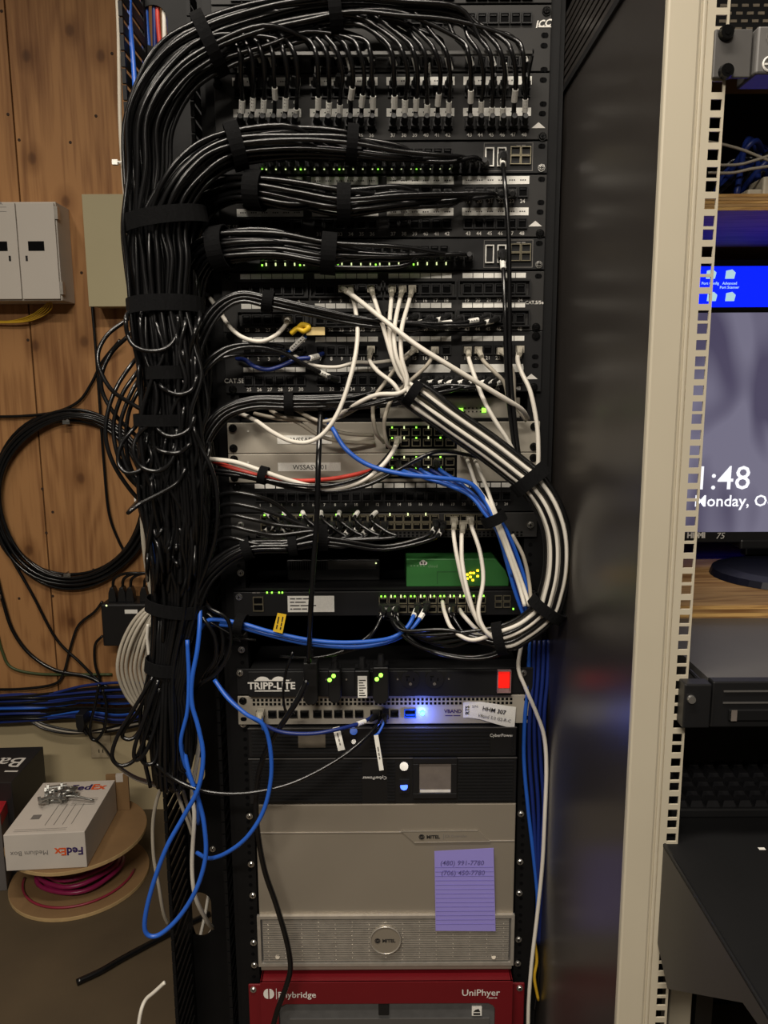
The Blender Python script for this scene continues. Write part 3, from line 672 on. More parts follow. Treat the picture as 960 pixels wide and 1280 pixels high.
# ---- red UniPhyer
fz = Wp(480, 1228, 1.163).z; ru = thing('line_extender', (0, 1.17, fz-.09), 'dark red rack unit with grey grille at the bottom of the rack', 'network device')
fy = 1.163; x0, x1 = Wp(325, 1229, fy).x, Wp(641, 1229, fy).x; zb_ = fz-.1335
part('top_cover', MB().box(x0, x1, fy+.001, YF+.30, fz-.003, fz), M['red'], ru, bevel=.001)
part('chassis', MB().box(x0+.004, x1-.004, fy+.014, YF+.30, zb_, fz-.0031), M['rubbergrey'], ru)
lx0, lx1, lz1 = Wp(348, 1256, fy).x, Wp(619, 1256, fy).x, Wp(480, 1254.5, fy).z
part('front_frame', MB().box(x0, x1, fy, fy+.004, lz1, fz).box(x0, lx0, fy, fy+.004, zb_, lz1).box(lx1, x1, fy, fy+.004, zb_, lz1)
     .prism([(lx0, lz1), (lx0, lz1-.012), (lx0+.004, lz1-.0045), (lx0+.012, lz1)], fy, fy+.004).prism([(lx1, lz1), (lx1-.012, lz1), (lx1-.004, lz1-.0045), (lx1, lz1-.012)], fy, fy+.004), M['red'], ru)
part('grille', MB().box(lx0, lx1, fy+.006, fy+.0135, zb_, lz1), M['grille'], ru)
part('grille_step', MB().box(lx0+.018, lx1-.009, fy+.0035, fy+.006, zb_, Wp(480, 1273, fy+.005).z), M['rubbergrey'], ru)
part('grille_clip', MB().box(Wp(473, 1256, fy).x, Wp(486, 1256, fy).x, fy+.001, fy+.006, lz1-.024, lz1+.001), M['blackpl'], ru, bevel=.001)
for s in (-1, 1):
    ex0, ex1 = sorted((s*.2413, s*(abs(x0)-.001))); zt = Wp(480, 1229, YF-.006).z
    part('ear', MB().box(ex0, ex1, YF-.008, YF-.004, zb_, zt), M['red'], ru, bevel=.002)
    inst('screw', SCREW, (s*.2325, YF-.008, zt-.009), ru)
    part('ear_web', MB().box(*sorted((s*(abs(x0)-.003), s*abs(x0))), fy+.001, YF-.004, zb_, fz), M['red'], ru)
lc = Wp(336, 1242.5, fy-.0004)
lg = MB()
for s in (-1, 1):
    lg.prism([(lc.x+s*(.0012+.0080*math.sin(math.pi*k/10)), lc.z+.0095*math.cos(math.pi*k/10)) for k in range(11)], fy-.0005, fy)
lg.box(lc.x+.0125, lc.x+.0135, fy-.0005, fy, lc.z-.010, lc.z+.010)
part('emblem', lg, M['print'], ru); lg = MB()
lg.text('Phybridge', .0165, Wp(348, 1243.5, fy-.0005), align='L', bold=.008); part('name_print', lg, M['print'], ru); lg = MB(); lg.text('UniPhyer', .0175, Wp(625, 1240.5, fy-.0005), align='R', bold=.006).dashes((2.5, 1.2), .0036, Wp(616, 1247.5, fy-.0005))
part('name_print', lg, M['print'], ru)
e = Wp(596, 1264, fy+.0035)
part('energy_label', MB().box(e.x-.0085, e.x+.0085, fy+.0030, fy+.006, e.z-.0085, e.z+.0085), M['flag'], ru)
part('energy_print', MB().prism([(e.x-.006, e.z-.001), (e.x+.006, e.z-.001), (e.x+.003, e.z+.005), (e.x-.003, e.z+.003)], fy+.0027, fy+.003).box(e.x-.006, e.x+.006, fy+.0027, fy+.003, e.z-.007, e.z-.003), M['ink'], ru)

# ================================================================== VERTICAL CABLE MANAGER
XL, XR, YB_, YFr = -.3705, -.2780, 1.315, 1.190
vm = thing('cable_manager', (-.32, 1.25, 0), 'tall black vertical cable manager with finger rows left of the rack', 'cable manager')
hc = [(192, 32, .030), (250, 962, .030), (250, 1143, .046)]
zc_ = []
for px, py, hh in hc: zc_.append((Wp(px, py, YB_).z, hh))
zc_.sort(); cur = 0.0; segs = []
hx = (Wp(250, 1143, YB_).x); hw = .0220
def plate_hole(mb, x0, x1, z0, z1, cx, cz, hw, hh, y0, y1, n=32):
    inn = []; out = []
    for k in range(n):
        a = 2*math.pi*(k+.5)/n; c, s = math.cos(a), math.sin(a)
        inn.append((cx+hw*c, cz+(hh-hw)*(1 if s > 0 else -1)+hw*s))
        t = min((((x1 if c > 0 else x0)-cx)/c) if abs(c) > 1e-6 else 9, (((z1 if s > 0 else z0)-cz)/s) if abs(s) > 1e-6 else 9)
        out.append((cx+c*t, cz+s*t))
    for (cxx, czz) in ((x0, z0), (x0, z1), (x1, z0), (x1, z1)):
        k = min(range(n), key=lambda i: (out[i][0]-cxx)**2+(out[i][1]-czz)**2); out[k] = (cxx, czz)
    v = [(p[0], y0, p[1]) for p in out] + [(p[0], y0, p[1]) for p in inn] + [(p[0], y1, p[1]) for p in out] + [(p[0], y1, p[1]) for p in inn]
    f = []
    for k in range(n):
        j = (k+1) % n
        f += [(k, j, n+j, n+k), (2*n+j, 2*n+k, 3*n+k, 3*n+j), (n+k, n+j, 3*n+j, 3*n+k)]
    mb.add(v, f)
mb = MB()
for zc1, hh in zc_:
    z0, z1 = zc1-hh-.012, zc1+hh+.012
    mb.box(XL, XR, YB_, YB_+.003, cur, z0)
    cxh = Wp(192, 32, YB_).x if zc1 > 1.5 else hx
    plate_hole(mb, XL, XR, z0, z1, cxh, zc1, hw, hh, YB_, YB_+.003); cur = z1
mb.box(XL, XR, YB_, YB_+.003, cur, ZT)
part('back_plate', mb, M['rail'], vm)
def finger(sx):
    mb = MB(); mb.box(-.0014, .0014, -.105, 0, -.0072, .0072); mb.box(-.0028, .0028, -.110, -.105, -.0098, .0098)
    return shared('finger', mb, M['rail'])
FG = finger(1)
for X in (XL, XR+.004):
    part('finger_spine', MB().box(X-.0016, X+.0016, YB_-.012, YB_+.004, 0, ZT), M['rail'], vm)
    z = .20
    while z < 2.06:
        inst('finger', FG, (X, YB_-.012, z), vm); z += .02222
for x, y in ((228, 1061), (266, 1061)): inst('screw', SCREW, Wp(x, y, YB_-.0005), vm)

# ================================================================== CABLES
def cable(name, P, r, m, label, cat='cable', group=None, n=7, sides=7, pix=True, ends=()):
    """P: list of (px, py, Y); ends: list of ('plug'|'boot'|'flag', arclength from start)"""
    pts = crom([Wp(*p) for p in P] if pix else P, n)
    o = solo(name, MB().tube(pts, r, sides), m, label, cat, group, sm=True)
    for kind, where, rev in ends:
        Pq = list(reversed(pts)) if rev else pts
        acc = 0; i = 0
        while i < len(Pq)-2 and acc + (Pq[i+1]-Pq[i]).length < where: acc += (Pq[i+1]-Pq[i]).length; i += 1
        p = Pq[i]; t = (Pq[i+1]-Pq[i]).normalized(); attach(o, kind, p, t, r)
    return o
def attach(o, kind, p, t, r):
    if kind == 'flag':
        part('cable_label', MB().cyl(p-t*.0085, p+t*.0085, r*1.28, n=8), M['flag'], o, sm=False)
        sd = t.cross(Vector((0, 1, 0))).normalized(); m_ = MB()
        for k in (-1, 0, 1):
            q = p+t*(k*.0045); m_.box(q.x-.0016, q.x+.0016, q.y-r*1.34, q.y-r*1.1, q.z-.0009, q.z+.0009)
        part('label_print', m_, M['ink'], o)
    elif kind in ('plug', 'boot', 'clear'):
        m_ = {'boot': M['boot'], 'plug': M['boot'], 'clear': M['clearplug']}[kind]
        mb = MB().box(p.x-.0056, p.x+.0056, p.y-.012, p.y+.006, p.z-.0050, p.z+.0052)
        a = Vector((p.x, p.y-.010, p.z)); mb.cyl(a, a+t*.020, .0052, r*1.12, 8)
        part('plug_boot', mb, m_, o)
        
# --- bundles
def bundle_cables(name, specs, r, m, label, group, sides=7, n=5, jit=.0006):
    for P, ends in specs:
        cable(name, P, r*random.uniform(.94, 1.05), m, label, 'cable', group, n, sides, pix=False, ends=ends)
def disc(i, N, flat=1):
    rr = math.sqrt((i+.5)/N); a = i*2.39996; return rr*math.cos(a), rr*math.sin(a)
def place(nodes, uv, jit=.06):
    """nodes: (px,py,Y,w_px,d_m, which) -> world points with cross-section offset uv[which]"""
    C = [Wp(nd[0], nd[1], nd[2]) for nd in nodes]; out = []
    for i, nd in enumerate(nodes):
        t = (C[min(i+1, len(C)-1)] - C[max(i-1, 0)]).normalized()
        yv = Vector((0, 1, 0)); yv = (yv - t*yv.dot(t)).normalized(); e = t.cross(yv)
        u, v = uv[nd[5]]; u += random.uniform(-jit, jit); v += random.uniform(-jit, jit)
        out.append(C[i] + e*(u*nd[3]*mpp(nd[0], nd[1], nd[2])) + yv*(v*nd[4]))
    return out
TR = [(203, 275, 1.130, 50, .042), (205, 330, 1.130, 50, .042), (207, 382, 1.128, 44, .040), (212, 430, 1.125, 46, .042), (216, 465, 1.125, 44, .040),
      (218, 525, 1.125, 43, .040), (222, 590, 1.125, 46, .042), (226, 650, 1.13, 44, .040), (226, 705, 1.135, 38, .036), (224, 757, 1.135, 33, .032)]
TRL = [(213, 830, 1.13, 24, .028), (212, 885, 1.125, 34, .034), (212, 935, 1.125, 33, .034), (212, 975, 1.13, 25, .028)]
def trunk_tail(kind):
    if kind == 0: return [q+('T',) for q in TR[:8]] + [(225, 690, 1.20, 30, .03, 'T'), (222, 730, 1.26, 26, .02, 'T')]
    return [q+('T',) for q in TR] + [q+('T',) for q in TRL]
def comb(ports, pre, head, lead, label, group, nm, tmap, r=.0031, boots='boot', flagpos=None, lower=.45):
    specs = []; N = len(ports); order = list(range(N)); random.shuffle(order)
    for i, (px, py) in enumerate(ports):
        u, v = disc(order[i], N); a, b = u+random.uniform(-.12, .12), v+random.uniform(-.12, .12)
        U, V = tmap(a, b)
        pts = [Wp(*q) for q in pre(px, py)]
        hn = [h for h in head if h[0] < px-28]
        nodes = [h+('B',) for h in hn] + [h+('B',) for h in lead]
        tail = trunk_tail(1 if random.random() < lower else 0)
        nodes += [t for t in tail if t[1] > lead[-1][1]+25]
        P = pts + place(nodes, {'B': (u, v), 'T': (U, V)})
        ends = [(boots, .004, False)] if boots else []
        if flagpos: ends.append(('flag', random.uniform(*flagpos), False))
        specs.append((P, ends))
    bundle_cables(nm, specs, r, M['blackcable'], label, group)
def portpx(i, y): return Wp(0, 0, 1), None
def px_of(x, y):                                    # pixel column of rack-front x at pixel row y
    return 480 + (x - xf(480, y)) / (xf(481, y)-xf(480, y))
# bundle 1: from the numbered panel, over the lacing bar
cols = [px_of(colx(i), 155) for i in range(24)]
comb([(c, 156) for c in cols], lambda px, py: [(px, py, 1.188), (px+1, 146, 1.168), (px+2, 122+random.uniform(-4, 4), 1.150), (px+random.uniform(0, 5), 96, 1.128), (px-1, 67, 1.114), (px-14, 48, 1.118)],
     [(630, 34, 1.125, 13, .016), (570, 26, 1.125, 16, .018), (500, 19, 1.12, 18, .020), (440, 16, 1.12, 20, .022), (380, 24, 1.12, 24, .024), (330, 36, 1.12, 27, .026)],
     [(268, 58, 1.12, 28, .026), (220, 92, 1.118, 30, .028), (186, 150, 1.118, 30, .03), (183, 215, 1.122, 28, .03)],
     'black patch cable bundled from the numbered top panel over the lacing bar', 'cables of the topmost bundle', 'patch_cable',
     lambda a, b: (-.45+.5*a, -.25+.6*b), r=.0033, flagpos=(.028, .062), lower=.5)
# row behind: second set, through the upper panel's lower ports
cols2 = [px_of(colx(i), 80) for i in range(24)]
comb([(c, 80) for i, c in enumerate(cols2) if i % 3 != 1], lambda px, py: [(px, 112, 1.188), (px+1, 100, 1.172), (px+2, 84, 1.160), (px-6, 60, 1.150), (px-20, 44, 1.145)],
     [(610, 28, 1.15, 12, .012), (540, 14, 1.15, 12, .012), (440, 6, 1.148, 14, .014), (340, 16, 1.145, 16, .014)],
     [(262, 45, 1.14, 22, .018), (212, 80, 1.14, 25, .02), (176, 150, 1.14, 22, .02), (176, 215, 1.14, 24, .02)],
     'black patch cable in the rear layer of the topmost bundle behind the lacing bar', 'rear cables of the topmost bundle', 'patch_cable',
     lambda a, b: (-.5+.45*a, .1+.5*b), r=.0032, flagpos=(.03, .06), lower=.3)
# bundle 2: switch below the numbered panel
comb([(331+i*11.95, 207) for i in range(24)], lambda px, py: [(px, 207, 1.188), (px-2, 203, 1.170), (px-14, 197, 1.150)],
     [(560, 196, 1.140, 10, .014), (500, 190, 1.135, 14, .018), (440, 181, 1.13, 18, .022), (370, 176, 1.125, 21, .024)],
     [(295, 183, 1.12, 22, .024), (250, 205, 1.105, 24, .026), (222, 240, 1.10, 26, .026)],
     'black patch cable bundled from the network switch below the numbered panel', 'cables of the second bundle', 'patch_cable',
     lambda a, b: (.25+.6*a, -.75+.35*b), r=.0033, lower=.6)
# bundle 3
comb([(px_of(colx(i), 242), 243) for i in range(24) if i % 8 != 7], lambda px, py: [(px, py, 1.188), (px-2, 244, 1.170), (px-16, 246, 1.152)],
     [(610, 245, 1.145, 11, .014), (560, 246, 1.14, 14, .016), (500, 249, 1.135, 17, .020), (430, 255, 1.13, 19, .022), (375, 246, 1.13, 19, .022)],
     [(322, 238, 1.13, 18, .022), (285, 240, 1.145, 17, .020), (250, 258, 1.17, 20, .02), (228, 300, 1.175, 22, .02)],
     'black patch cable bundled from the panel between the two black switches', 'cables of the third bundle', 'patch_cable',
     lambda a, b: (.5+.4*a, .6+.35*b), r=.0032, lower=.25)
# bundle 4
comb([(331+i*11.6, 322) for i in range(23)], lambda px, py: [(px, 323, 1.188), (px-2, 320, 1.170), (px-16, 318, 1.152)],
     [(560, 322, 1.145, 10, .014), (500, 321, 1.14, 15, .018), (410, 317, 1.135, 20, .022), (345, 307, 1.13, 20, .022)],
     [(275, 310, 1.135, 21, .022), (248, 325, 1.155, 20, .02), (234, 365, 1.165, 20, .02)],
     'black patch cable bundled from the switch above the framed-port panel', 'cables of the fourth bundle', 'patch_cable',
     lambda a, b: (.45+.45*a, .5+.4*b), r=.0032, lower=.25)
# bundle F
fx = [520, 537, 548, 560, 575, 590, 608, 620]
comb([(x, 396+(i % 3)*3) for i, x in enumerate(fx)], lambda px, py: [(px, py, 1.186), (px-12, py+4, 1.165), (px-40, py+8, 1.150)],
     [(520, 408, 1.145, 6, .008), (450, 402, 1.14, 7, .010), (400, 391, 1.135, 7, .010)],
     [(335, 377, 1.13, 8, .010), (300, 372, 1.128, 8, .010), (270, 390, 1.125, 9, .010), (248, 430, 1.12, 10, .012)],
     'black patch cable curving from the framed-port panel into the trunk', 'cables from the framed-port panel', 'patch_cable',
     lambda a, b: (.6+.3*a, -.5+.4*b), r=.0030, flagpos=(.024, .035), lower=.4)
# bundle G
gx_ = [520, 532, 548, 560, 572, 585, 600, 612, 622, 633]
comb([(x, 474) for x in gx_], lambda px, py: [(px, py, 1.186), (px-8, py+4, 1.168), (px-34, py+10, 1.152)],
     [(560, 488, 1.15, 7, .010), (500, 497, 1.145, 8, .012), (430, 502, 1.14, 9, .012)],
     [(362, 504, 1.135, 9, .012), (315, 504, 1.13, 8, .010), (275, 520, 1.125, 9, .010), (250, 560, 1.115, 10, .012)],
     'black patch cable curving from the CAT.5E panel lower row into the trunk', 'cables from the CAT.5E panel', 'patch_cable',
     lambda a, b: (.6+.3*a, -.5+.4*b), r=.0030, flagpos=(.022, .03), lower=.4)
# bundle J
jx = [338, 349, 360, 371, 382, 394, 404, 415, 426, 437, 448, 459, 470, 481, 545, 553]
comb([(x, 655+(i % 2)*3) for i, x in enumerate(jx)], lambda px, py: [(px, py-3, 1.186), (px-2, py+6, 1.165), (px-16, py+17, 1.148)],
     [(480, 686, 1.145, 5, .008), (430, 680, 1.14, 7, .010), (395, 676, 1.138, 8, .012)],
     [(362, 681, 1.135, 8, .012), (310, 684, 1.13, 9, .012), (270, 708, 1.125, 10, .012), (246, 745, 1.118, 10, .012)],
     'black patch cable with white flag from the bare metal jack switch', 'cables from the bare metal jack switch', 'patch_cable',
     lambda a, b: (.5+.3*a, -.6+.3*b), r=.0030, flagpos=(.018, .026), lower=.9)

# --- velcro straps
def strap(nodes, i, scale, label, wd=.017):
    C = [Wp(*nd[:3]) for nd in nodes]; c = C[i]; t = (C[min(i+1, len(C)-1)]-C[max(i-1, 0)]).normalized()
    yv = Vector((0, 1, 0)); yv = (yv-t*yv.dot(t)).normalized(); e = t.cross(yv)
    a = nodes[i][3]*mpp(*nodes[i][:3])*scale + .004; b = nodes[i][4]*scale + .005; n = 28; v = []
    for s, off in ((-.5, 0), (.5, 0), (.5, -.0018), (-.5, -.0018)):
        for k in range(n):
            an = 2*math.pi*k/n; v.append(c + t*(s*wd) + e*((a+off)*math.cos(an)) + yv*((b+off)*math.sin(an)))
    f = []
    for q in range(4):
        q2 = (q+1) % 4
        for k in range(n): j = (k+1) % n; f.append((q*n+k, q*n+j, q2*n+j, q2*n+k))
    mb = MB().add(v, f)
    o = solo('velcro_strap', mb, M['velcro'], label, 'strap', 'black velcro straps', sm=False)
    return o
H1 = [(500, 19, 1.12, 18, .020), (420, 17, 1.125, 21, .026), (330, 36, 1.12, 27, .026)]
strap(H1, 1, 1.2, 'black strap on the topmost bundle at the upper photo edge')
strap([(330, 36, 1.12, 27, .026), (263, 55, 1.122, 30, .032), (220, 92, 1.118, 30, .028)], 1, 1.15, 'black strap where the topmost bundle bends down to the trunk')
strap([(500, 190, 1.135, 14, .018), (440, 181, 1.13, 18, .022), (370, 176, 1.125, 21, .024)], 1, 1.15, 'black strap in the middle of the second bundle', .015)
strap([(370, 176, 1.125, 21, .024), (295, 183, 1.12, 22, .024), (250, 205, 1.105, 24, .026)], 1, 1.15, 'black strap at the left end of the second bundle', .019)
strap([(500, 249, 1.135, 17, .020), (430, 255, 1.13, 19, .022), (375, 246, 1.13, 19, .022)], 1, 1.12, 'black strap in the middle of the third bundle', .019)
strap([(375, 246, 1.13, 19, .022), (320, 238, 1.13, 18, .022), (285, 240, 1.145, 17, .020)], 1, 1.15, 'black strap at the left end of the third bundle', .023)
strap([(500, 321, 1.14, 15, .018), (411, 317, 1.135, 20, .022), (345, 307, 1.13, 20, .022)], 1, 1.12, 'black strap in the middle of the fourth bundle', .021)
strap([(345, 307, 1.13, 20, .022), (276, 310, 1.135, 21, .022), (248, 325, 1.155, 20, .02)], 1, 1.12, 'black strap at the left end of the fourth bundle', .023)
strap([(183, 215, 1.122, 28, .03), (208, 275, 1.120, 48, .045), (205, 330, 1.13, 50, .042)], 1, 1.0, 'highest black strap around the thick vertical trunk', .022)
strap([(205, 330, 1.130, 50, .042), (207, 384, 1.125, 44, .045), (212, 430, 1.125, 46, .042)], 1, 1.0, 'second black strap down the thick vertical trunk', .022)
strap([(212, 430, 1.125, 46, .042), (216, 466, 1.12, 27, .045), (218, 525, 1.125, 43, .040)], 1, 1.05, 'third black strap down the trunk beside the CAT.5E panel', .018)
strap([(216, 465, 1.125, 44, .040), (208, 524, 1.118, 34, .045), (222, 590, 1.125, 46, .042)], 1, 1.05, 'fourth black strap down the trunk beside the silver switches', .016)
strap([(226, 705, 1.135, 38, .036), (222, 757, 1.135, 33, .034), (213, 830, 1.13, 24, .028)], 1, 1.1, 'black strap on the trunk above the lower cable loops', .019)
strap([(224, 757, 1.135, 33, .032), (211, 831, 1.13, 24, .029), (212, 885, 1.125, 34, .034)], 1, 1.08, 'lowest black strap where the hanging cable loops start', .019)
strap([(400, 391, 1.135, 7, .010), (335, 377, 1.13, 8, .011), (300, 372, 1.128, 8, .010)], 1, 1.3, 'small black strap on the cables crossing the framed-port panel', .015)
strap([(430, 502, 1.14, 9, .012), (361, 504, 1.135, 9, .013), (315, 504, 1.13, 8, .010)], 1, 1.2, 'small black strap on the cables under the CAT.5E panel', .013)
strap([(430, 680, 1.14, 7, .010), (404, 672, 1.132, 12, .013), (362, 681, 1.135, 8, .012)], 1, 1.15, 'small black strap near the flags of the bare metal jack switch', .014)
strap([(404, 676, 1.138, 8, .012), (366, 681, 1.135, 9, .013), (310, 684, 1.13, 9, .012)], 1, 1.15, 'small black strap on cables left below the bare metal jack switch', .013)
strap([(362, 681, 1.135, 8, .012), (309, 685, 1.13, 10, .013), (270, 708, 1.125, 10, .012)], 1, 1.15, 'small black strap at the rack rail beside the bare metal jack switch', .014)

# --- loose loops around the trunk
LOOPS = [
 [(158, 400, 1.13), (135, 418, 1.115), (123, 440, 1.105), (125, 462, 1.10), (140, 488, 1.10), (165, 505, 1.11), (190, 520, 1.12)],
 [(160, 420, 1.14), (140, 440, 1.14), (128, 465, 1.13), (128, 490, 1.13), (145, 520, 1.13), (170, 545, 1.14)],
 [(165, 455, 1.13), (148, 480, 1.115), (136, 510, 1.105), (132, 545, 1.10), (142, 580, 1.10), (165, 615, 1.11), (190, 640, 1.12)],
 [(168, 470, 1.13), (152, 495, 1.12), (142, 530, 1.115), (146, 565, 1.11), (160, 595, 1.115), (185, 620, 1.12)],
 [(170, 480, 1.12), (158, 505, 1.11), (150, 535, 1.105), (155, 575, 1.10), (172, 605, 1.10), (200, 625, 1.11)],
 [(172, 490, 1.14), (160, 520, 1.135), (158, 560, 1.13), (166, 590, 1.13), (184, 610, 1.13)],
 [(168, 535, 1.11), (152, 555, 1.10), (148, 578, 1.095), (158, 591, 1.09), (175, 588, 1.09), (190, 570, 1.10), (205, 545, 1.11)],
 [(192, 525, 1.08), (172, 545, 1.075), (167, 565, 1.07), (176, 583, 1.07), (196, 589, 1.07), (212, 580, 1.07), (220, 560, 1.075), (220, 535, 1.085)],
 [(158, 395, 1.085), (160, 420, 1.08), (170, 434, 1.075), (190, 439, 1.072), (210, 434, 1.075), (221, 418, 1.08), (222, 395, 1.085)],
 [(200, 480, 1.08), (212, 490, 1.075), (226, 493, 1.073), (240, 487, 1.08), (246, 470, 1.09)],
 [(195, 530, 1.08), (205, 543, 1.07), (220, 545, 1.07), (236, 537, 1.075), (243, 520, 1.085)],
 [(196, 560, 1.08), (210, 566, 1.07), (226, 565, 1.07), (238, 555, 1.075)],
 [(160, 641, 1.06), (175, 630, 1.065), (200, 617, 1.07), (222, 603, 1.075), (232, 585, 1.085)],
 [(240, 530, 1.085), (252, 560, 1.08), (266, 590, 1.078), (272, 625, 1.08), (270, 670, 1.085), (258, 710, 1.10), (244, 745, 1.115)],
 [(195, 400, 1.09), (205, 440, 1.08), (188, 480, 1.078), (176, 530, 1.078), (182, 590, 1.08), (205, 640, 1.09), (215, 690, 1.10)],
 [(232, 400, 1.09), (224, 440, 1.08), (232, 480, 1.078), (214, 520, 1.078), (226, 570, 1.08), (240, 620, 1.09), (230, 680, 1.10)],
 [(176, 395, 1.09), (180, 440, 1.085), (196, 490, 1.08), (192, 550, 1.08), (206, 600, 1.082), (228, 640, 1.09)],
 [(250, 395, 1.10), (243, 430, 1.09), (252, 470, 1.085), (238, 520, 1.08), (246, 570, 1.085), (226, 625, 1.09), (222, 690, 1.10)],
 [(262, 560, 1.10), (250, 600, 1.09), (232, 640, 1.09), (218, 690, 1.095), (210, 740, 1.105)],
 [(190, 600, 1.08), (196, 650, 1.085), (210, 700, 1.095), (222, 745, 1.105)],
 [(246, 640, 1.09), (238, 690, 1.095), (230, 745, 1.105), (222, 800, 1.11)],
 [(186, 640, 1.10), (196, 690, 1.10), (205, 745, 1.105), (204, 800, 1.105)],
 [(262, 760, 1.115), (285, 775, 1.11), (288, 810, 1.11), (272, 840, 1.115), (250, 856, 1.12)],
 [(258, 765, 1.13), (276, 785, 1.125), (278, 815, 1.125), (264, 838, 1.13)],
 [(252, 770, 1.12), (268, 795, 1.115), (270, 822, 1.12), (258, 842, 1.125)],
]
for L_ in LOOPS:
    a_, b_ = L_[0], L_[-1]
    L_ = [(a_[0]+(12 if a_[0] < 215 else -8), a_[1]-14, 1.155)] + L_ + [(b_[0]+(10 if b_[0] < 215 else -8), b_[1]+14, 1.155)]
    cable('loose_cable', L_, .0031, M['blackcable'], 'black cable looping loosely out of the thick vertical trunk', 'cable', 'loose loops on the trunk')
for k in range(26):                                   # strands at random lay on the trunk face
    x0 = random.uniform(176, 252); y0 = random.uniform(395, 560); x = x0; P = []
    for j in range(7):
        y = y0 + j*random.uniform(34, 46); wdt = 44 if y < 640 else 34
        x = min(max(x + random.uniform(-11, 11), 218-wdt), 224+wdt)
        if y > 750: break
        P.append((x, y, 1.078 + random.uniform(0, .02) + .00025*abs(x-218)))
    if len(P) > 3:
        P = [(P[0][0], P[0][1]-16, 1.15)] + P + [(P[-1][0], P[-1][1]+16, 1.15)]
        cable('loose_cable', P, .0031, M['blackcable'], 'black cable looping loosely out of the thick vertical trunk', 'cable', 'loose loops on the trunk')
# hanging hairpins below the lowest strap
for k in range(13):
    xa = 196+k*3.2; dx = (k-6)*3.4; bot = 955+random.uniform(-20, 40) if k > 2 else 900+k*14
    xm = 210+dx*1.1; wv_ = random.uniform(4, 9)
    P = [(xa+6, 735, 1.14), (xa+2, 790, 1.112), (xa, 832, 1.103), (xm-wv_, 870, 1.10), (xm-wv_-2, 920, 1.09+random.uniform(0, .02)), (xm-wv_, bot-8, 1.095), (xm, bot, 1.097), (xm+wv_, bot-8, 1.10), (xm+wv_, 920, 1.105), (xm+wv_*.4, 870, 1.11), (xa+3, 832, 1.112)]
    cable('hanging_cable', P, .0031, M['blackcable'], 'black cable hanging as a hairpin loop below the lowest strap', 'cable', 'hairpin loops below the lowest strap')
for L_ in ([(192, 845, 1.10), (165, 890, 1.09), (147, 920, 1.085), (140, 945, 1.085), (150, 957, 1.085), (168, 950, 1.09), (180, 925, 1.10), (196, 880, 1.11)],
           [(194, 850, 1.11), (172, 890, 1.10), (158, 908, 1.095), (153, 920, 1.095), (163, 924, 1.095), (174, 914, 1.10), (190, 880, 1.11)],
           [(198, 850, 1.09), (180, 900, 1.08), (168, 935, 1.078), (170, 950, 1.078), (182, 940, 1.08), (195, 905, 1.09), (205, 860, 1.10)],
           [(200, 860, 1.10), (185, 910, 1.09), (176, 942, 1.085), (182, 955, 1.085), (194, 950, 1.09), (200, 920, 1.10)]):
    cable('hanging_cable', L_, .0031, M['blackcable'], 'black cable flaring out left as a wide loop below the lowest strap', 'cable', 'wide loops left of the hanging cables')

# --- white cables
WC = M['whitecable']; rw = .0033
ARC = [(516, 493, 1.11), (560, 525, 1.105), (610, 560, 1.10), (650, 591, 1.095), (664, 603, 1.09), (684, 632, 1.085), (696, 668, 1.085), (697, 710, 1.085), (690, 745, 1.088), (682, 764, 1.09), (656, 786, 1.095), (626, 798, 1.10)]
def arc(du, dv, upto=12, frm=0):
    nodes = [(a, b, c, 1, .001, 'B') for a, b, c in ARC[frm:upto]]
    return place(nodes, {'B': (du, dv)}, 0)
def wcable(head, tail, du, dv, label, m=WC, upto=12, ends=()):
    P = [Wp(*q) for q in head] + arc(du, dv, upto) + [Wp(*q) for q in tail]
    return cable('patch_cable', P, rw, m, label, 'cable', 'white cables in the big arc', pix=False, ends=ends)
PL = [('clear', .004, False)]
wcable([(464, 362, 1.188), (468, 374, 1.160), (480, 412, 1.13), (490, 446, 1.12), (502, 472, 1.115)], [(598, 777, 1.11), (582, 740, 1.125), (572, 700, 1.135), (567, 668, 1.155), (567, 650, 1.186)], 9, -5, 'white cable from the framed-port panel, leftmost of the close row of four', ends=PL+[('clear', .004, True)])
wcable([(490, 362, 1.188), (489, 376, 1.160), (487, 412, 1.13), (491, 446, 1.12), (504, 474, 1.115)], [(600, 781, 1.10), (586, 745, 1.11), (578, 705, 1.13), (577, 675, 1.15), (578, 655, 1.186)], 3.5, 4, 'white cable from the framed-port panel, second of the close row of four', ends=PL+[('clear', .004, True)])
wcable([(503, 362, 1.188), (499, 378, 1.160), (493, 412, 1.125), (495, 444, 1.11), (507, 474, 1.108)], [(608, 790, 1.09), (598, 765, 1.10), (604, 725, 1.12), (600, 690, 1.135), (590, 660, 1.155), (587, 649, 1.186)], -2.5, -7, 'white cable from the framed-port panel, third of the close row of four', ends=PL+[('clear', .004, True)])
wcable([(515, 362, 1.188), (511, 378, 1.160), (502, 412, 1.125), (502, 446, 1.11), (509, 474, 1.106)], [(590, 800, 1.10), (566, 787, 1.115), (556, 766, 1.14), (553, 752, 1.186)], -10, -4, 'white cable from the framed-port panel, rightmost of the close row of four', ends=PL)
wcable([(464, 437, 1.188), (462, 450, 1.165), (472, 464, 1.14), (492, 480, 1.12)], [(600, 789, 1.115), (580, 770, 1.13), (575, 762, 1.186)], -12, 7, 'white cable from the CAT.5E panel bending right into the arc strap', ends=PL)
wcable([(418, 522, 1.14), (440, 508, 1.12), (470, 494, 1.105), (498, 492, 1.10)], [(606, 797, 1.12), (590, 790, 1.15)], 13, 6, 'white cable rising from the WSSASW switch into the arc strap')
def bcable(P, r, m, label, name='cable', ends=(), group=None): return cable(name, P, r, m, label, 'cable', group, ends=ends)
